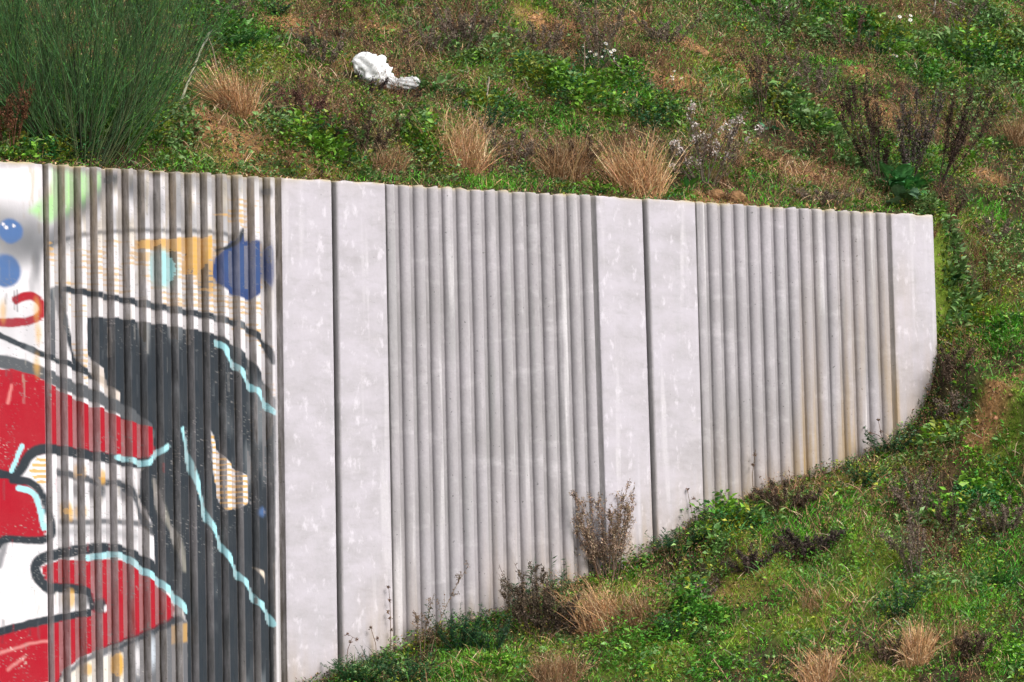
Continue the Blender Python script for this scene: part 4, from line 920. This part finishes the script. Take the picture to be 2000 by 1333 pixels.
seed_stalk([(552,1290),(575,1235),(592,1210)], [(578,1225),(590,1205)], 'lower side twig beside the graffiti edge',.0025)
seed_stalk([(1358,1040),(1352,1000),(1345,960)], [(1345,958),(1356,975),(1350,990)], 'thin branched stalk at the foot of the third flat strip')
seed_stalk([(1470,985),(1468,930),(1476,880)], [(1474,890),(1470,910)], 'brown wisp in front of the second group of ribs')
seed_stalk([(1750,880),(1715,850),(1690,843),(1672,850)], [(1690,843),(1680,852),(1664,858),(1700,848)], 'curved dead twig over the clay stained ribs')
seed_stalk([(1735,885),(1722,850),(1718,825)], [(1718,822),(1722,845)], 'small dark dead twig near the last dark joint')
dead_weed(828,1285,60,160,'lanky tangled weed before the first bare ribs',4,.7,(.15,.12,.07),side='front',nb=9,leafc=(.2,.13,.08))
dead_weed(560,1335,70,170,'wispy pale vine along the edge of the graffiti',6,.8,(.2,.16,.11),side='front',leafc=(.28,.22,.13))
dead_weed(500,1350,80,110,'brown wisps before the dark ribs of the graffiti panel',6,.7,(.2,.13,.08),side='front',leafc=(.28,.17,.1))
dead_weed(645,1330,40,40,'small withered weed at the foot of the first flat strip',5,1.2,(.2,.13,.1),side='front',leafc=(.25,.16,.12))
dead_weed(205,1345,80,80,'sparse dry wisps at the bottom of the red graffiti',4,.4,(.2,.14,.09),side='front',leafc=(.3,.2,.12))

# --- daisies
def flower_mesh():
    g = Geo(); n_ = 11; a = np.arange(n_)*2*math.pi/n_; d = np.stack([np.cos(a), np.sin(a), np.full(n_, .12)], 1)
    leaves(g, d*.002, d, .011, .006, jitter((.85, .85, .82), n_, .03, .01), nrm=np.array([0, 0, 1.]), fold=.05, cup=.05)
    lumps(g, np.array([[0, 0, .002]]), .004, np.array([[.75, .5, .04]])); return g
FL = build('flower', flower_mesh(), M_PETAL)
flower_me = FL.data; bpy.data.objects.remove(FL)
def yellow_mesh():
    g = Geo(); n_ = 8; a = np.arange(n_)*2*math.pi/n_; d = np.stack([np.cos(a), np.sin(a), np.full(n_, .3)], 1)
    leaves(g, d*.001, d, .010, .006, jitter((.85, .55, .03), n_, .05, .02), nrm=np.array([0, 0, 1.])); return g
YL = build('flower', yellow_mesh(), M_PETAL); yellow_me = YL.data; bpy.data.objects.remove(YL)
def daisies(px, py, w, n_, h, label, me=flower_me, name='daisy_clump', group='clumps of white daisies', sc=1.2):
    p = gp(px, py); s = 1/PXM_AT(p); t = thing(name, p, label, 'flowers', group); g = Geo()
    b = np.stack([rng.uniform(-.5, .5, n_)*w*s, rng.uniform(-.5, .5, n_)*w*s*.7, np.zeros(n_)], 1); b[:, 2] = terrain(p[0]+b[:, 0], p[1]+b[:, 1])-p[2]-.01
    L = h*s*rng.uniform(.6, 1.2, n_); d = cone_dirs(n_, .35, (0, -.2)); P_ = curves(b, d, L, np.zeros((n_, 3)), 4); tubes(g, P_, np.full((n_, 4), .0014), jitter((.05, .10, .03), n_))
    build('stems', g, M_STEM, t); g = Geo(); m_ = n_*14; q = rng.integers(0, n_, m_); leaves(g, P_[q, rng.integers(0, 3, m_)], rng.standard_normal((m_, 3)), .016, .004, jitter((.045, .11, .035), m_)); build('leaves', g, M_LEAF, t)
    for i in range(n_):
        o = bpy.data.objects.new('flower', me); link(o, t); o.location = P_[i, -1]; o.rotation_euler = (rng.uniform(.3, 1.2), rng.uniform(-.3, .3), rng.uniform(-.6, .2)-.3); k_ = sc*rng.uniform(.8, 1.3); o.scale = (k_,)*3
daisies(1168,135,60,9,34,'white daisies on the green mound near the top centre')
daisies(1188,112,30,5,24,'small group of white daisies right of the brown bent stalk')
daisies(1935,45,90,16,22,'bright cluster of white daisies in the top right corner')
daisies(1530,32,40,6,18,'few white daisies at the top edge right of centre')
daisies(1318,160,40,4,22,'two or three white flowers beside the bare orange earth')
daisies(1775,48,40,4,18,'sparse white daisies left of the top right cluster')
daisies(1740,115,60,4,14,'single white flowers on the bare patch near the top right')
Yk = dict(me=yellow_me, name='yellow_flower_clump', group='clumps of small yellow flowers', sc=.8)
daisies(1205,185,90,8,16,'tiny yellow flowers below the daisies',**Yk)
daisies(1090,95,60,4,14,'tiny yellow flowers left of the tall weed with daisies',**Yk)
daisies(1470,60,90,5,14,'tiny yellow flowers at the top right of centre',**Yk)
daisies(1640,120,90,5,14,'tiny yellow flowers on the upper right slope',**Yk)
daisies(1900,560,90,3,12,'two yellow flowers right of the wall end',**Yk)
daisies(580,290,40,5,16,'orange yellow flowers just above the first flat strip',**Yk)

# --- clods of earth
def clod(px, py, w, label):
    p = gp(px, py); s = 1/PXM_AT(p); r = w*s/2; g = Geo(); nu, nv = 28, 18
    th, ph = np.meshgrid(np.linspace(0, 2*math.pi, nu, endpoint=False), np.linspace(.02, math.pi-.02, nv), indexing='ij')
    dx, dy, dz = np.sin(ph)*np.cos(th), np.sin(ph)*np.sin(th), np.cos(ph); so_ = rng.integers(0, 999)
    R_ = r*(.75+.5*fbm(dx*2+dz*1.3+9, dy*2-dz+9, so_, 4)+.12*noise(dx*9+dz*7+20, dy*9+20, so_))
    V = np.stack([dx*R_, dy*R_*.8, dz*R_*.7], -1); i = np.arange(nu*nv).reshape(nu, nv); i2 = np.roll(i, -1, 0)
    a, b, c, d = i[:, :-1].ravel(), i2[:, :-1].ravel(), i2[:, 1:].ravel(), i[:, 1:].ravel()
    g.add(V, np.concatenate([np.stack([a, d, c], 1), np.stack([a, c, b], 1)]), jitter((.24, .135, .065), nu*nv, .12, .03))
    o = build('earth_clod', g, M_SOIL, smooth=True); o.location = p+np.array([0, 0, r*.2]); tag(o, label, 'clod', 'clods of orange earth')
clod(1438,392,40,'larger clod of earth on the wall top above the clay ribs'); clod(1398,388,36,'rough clod of earth left of the larger one on the wall top'); clod(1370,112,30,'clod of orange earth on the bare patch of the upper slope')
clod(1925,352,18,'small clod on the bare patch right of the dark stalks'); clod(1665,1180,14,'small stone-like clod on the lower mossy slope')

# --- crumpled white plastic bag
p = gp(745, 172); s = 1/PXM_AT(p); g = Geo()
path = [(688,121,3),(693,121,12),(702,123,20),(714,127,27),(728,136,31),(742,148,27),(754,158,20),(765,163,13),(778,165,11),(792,165,12),(808,163,12),(822,159,9)]
pa = np.array(path, float); q = np.linspace(0, 1, 46); px_ = np.interp(q, np.linspace(0, 1, len(pa)), pa[:, 0]); py_ = np.interp(q, np.linspace(0, 1, len(pa)), pa[:, 1]); rr = np.interp(q, np.linspace(0, 1, len(pa)), pa[:, 2])
rr = rr*np.minimum(1, np.sqrt(np.clip(q*8, .03, 1)))*np.minimum(1, np.sqrt(np.clip((1-q)*14, .03, 1)))
na = 40; an = np.linspace(0, 2*math.pi, na, endpoint=False); C0 = np.stack([_r*((x-745)*s)+np.array([0, 0, 1.])*((172-y)*s) for x, y in zip(px_, py_)])
T = unit(np.gradient(C0, axis=0)); fw = np.array([math.sin(YAW), math.cos(YAW), 0.]); Bn = unit(np.cross(T, np.tile(fw, (46, 1))))
cr = .60+.5*fbm(np.repeat(q[:, None]*14, na, 1), (np.cos(an)*2+5)[None]+0*q[:, None]+np.sin(an)[None]*1.7, 7, 4)+.30*np.abs(np.sin(an[None]*4+q[:, None]*17+4*noise(q*9, q*0, 3)[:, None]))-.1
cr = cr*(1+.38*(noise(np.repeat(q[:, None]*33, na, 1), (np.arange(na)*.45)[None]+0*q[:, None], 9)-.5)+.25*(np.arange(46) % 2)[:, None]*(q > .9)[:, None])
V = C0[:, None]+(Bn[:, None]*np.cos(an)[None, :, None]+fw*np.sin(an)[None, :, None]*.5)*(rr*s)[:, None, None]*cr[..., None]
i = np.arange(46*na).reshape(46, na); i2 = np.roll(i, -1, 1); a, b, c, d = i[:-1].ravel(), i[1:].ravel(), i2[1:].ravel(), i2[:-1].ravel()
ends = np.stack([C0[0], C0[-1]]); e0 = 46*na
tri = np.concatenate([np.stack([a, b, c], 1), np.stack([a, c, d], 1), np.stack([i2[0], i[0], np.full(na, e0)], 1), np.stack([i[-1], i2[-1], np.full(na, e0+1)], 1)])
g.add(np.concatenate([V.reshape(-1, 3), ends]), tri, np.concatenate([np.repeat(np.interp(q, [0, .55, .7, 1], [.93, .93, .62, .6])[:, None], na, 1).reshape(-1, 1)*(.8+.25*rng.random((46*na, 1))), [[.9], [.5]]])*np.array([1, 1, 1.]))
M_BAG = veg_mat('plastic_film', .35, .2, .5)
o = build('plastic_bag', g, M_BAG); o.location = p; tag(o, 'crumpled white plastic bag with a trailing tail lying among the weeds', 'plastic bag')
dead_weed(722,188,80,40,'dark dead weed standing in front of the plastic bag',8,.8,(.05,.035,.035),leafsz=.8)
dead_weed(795,190,70,20,'low dark weed before the tail of the plastic bag',7,.8,(.06,.045,.04),leafsz=.8)
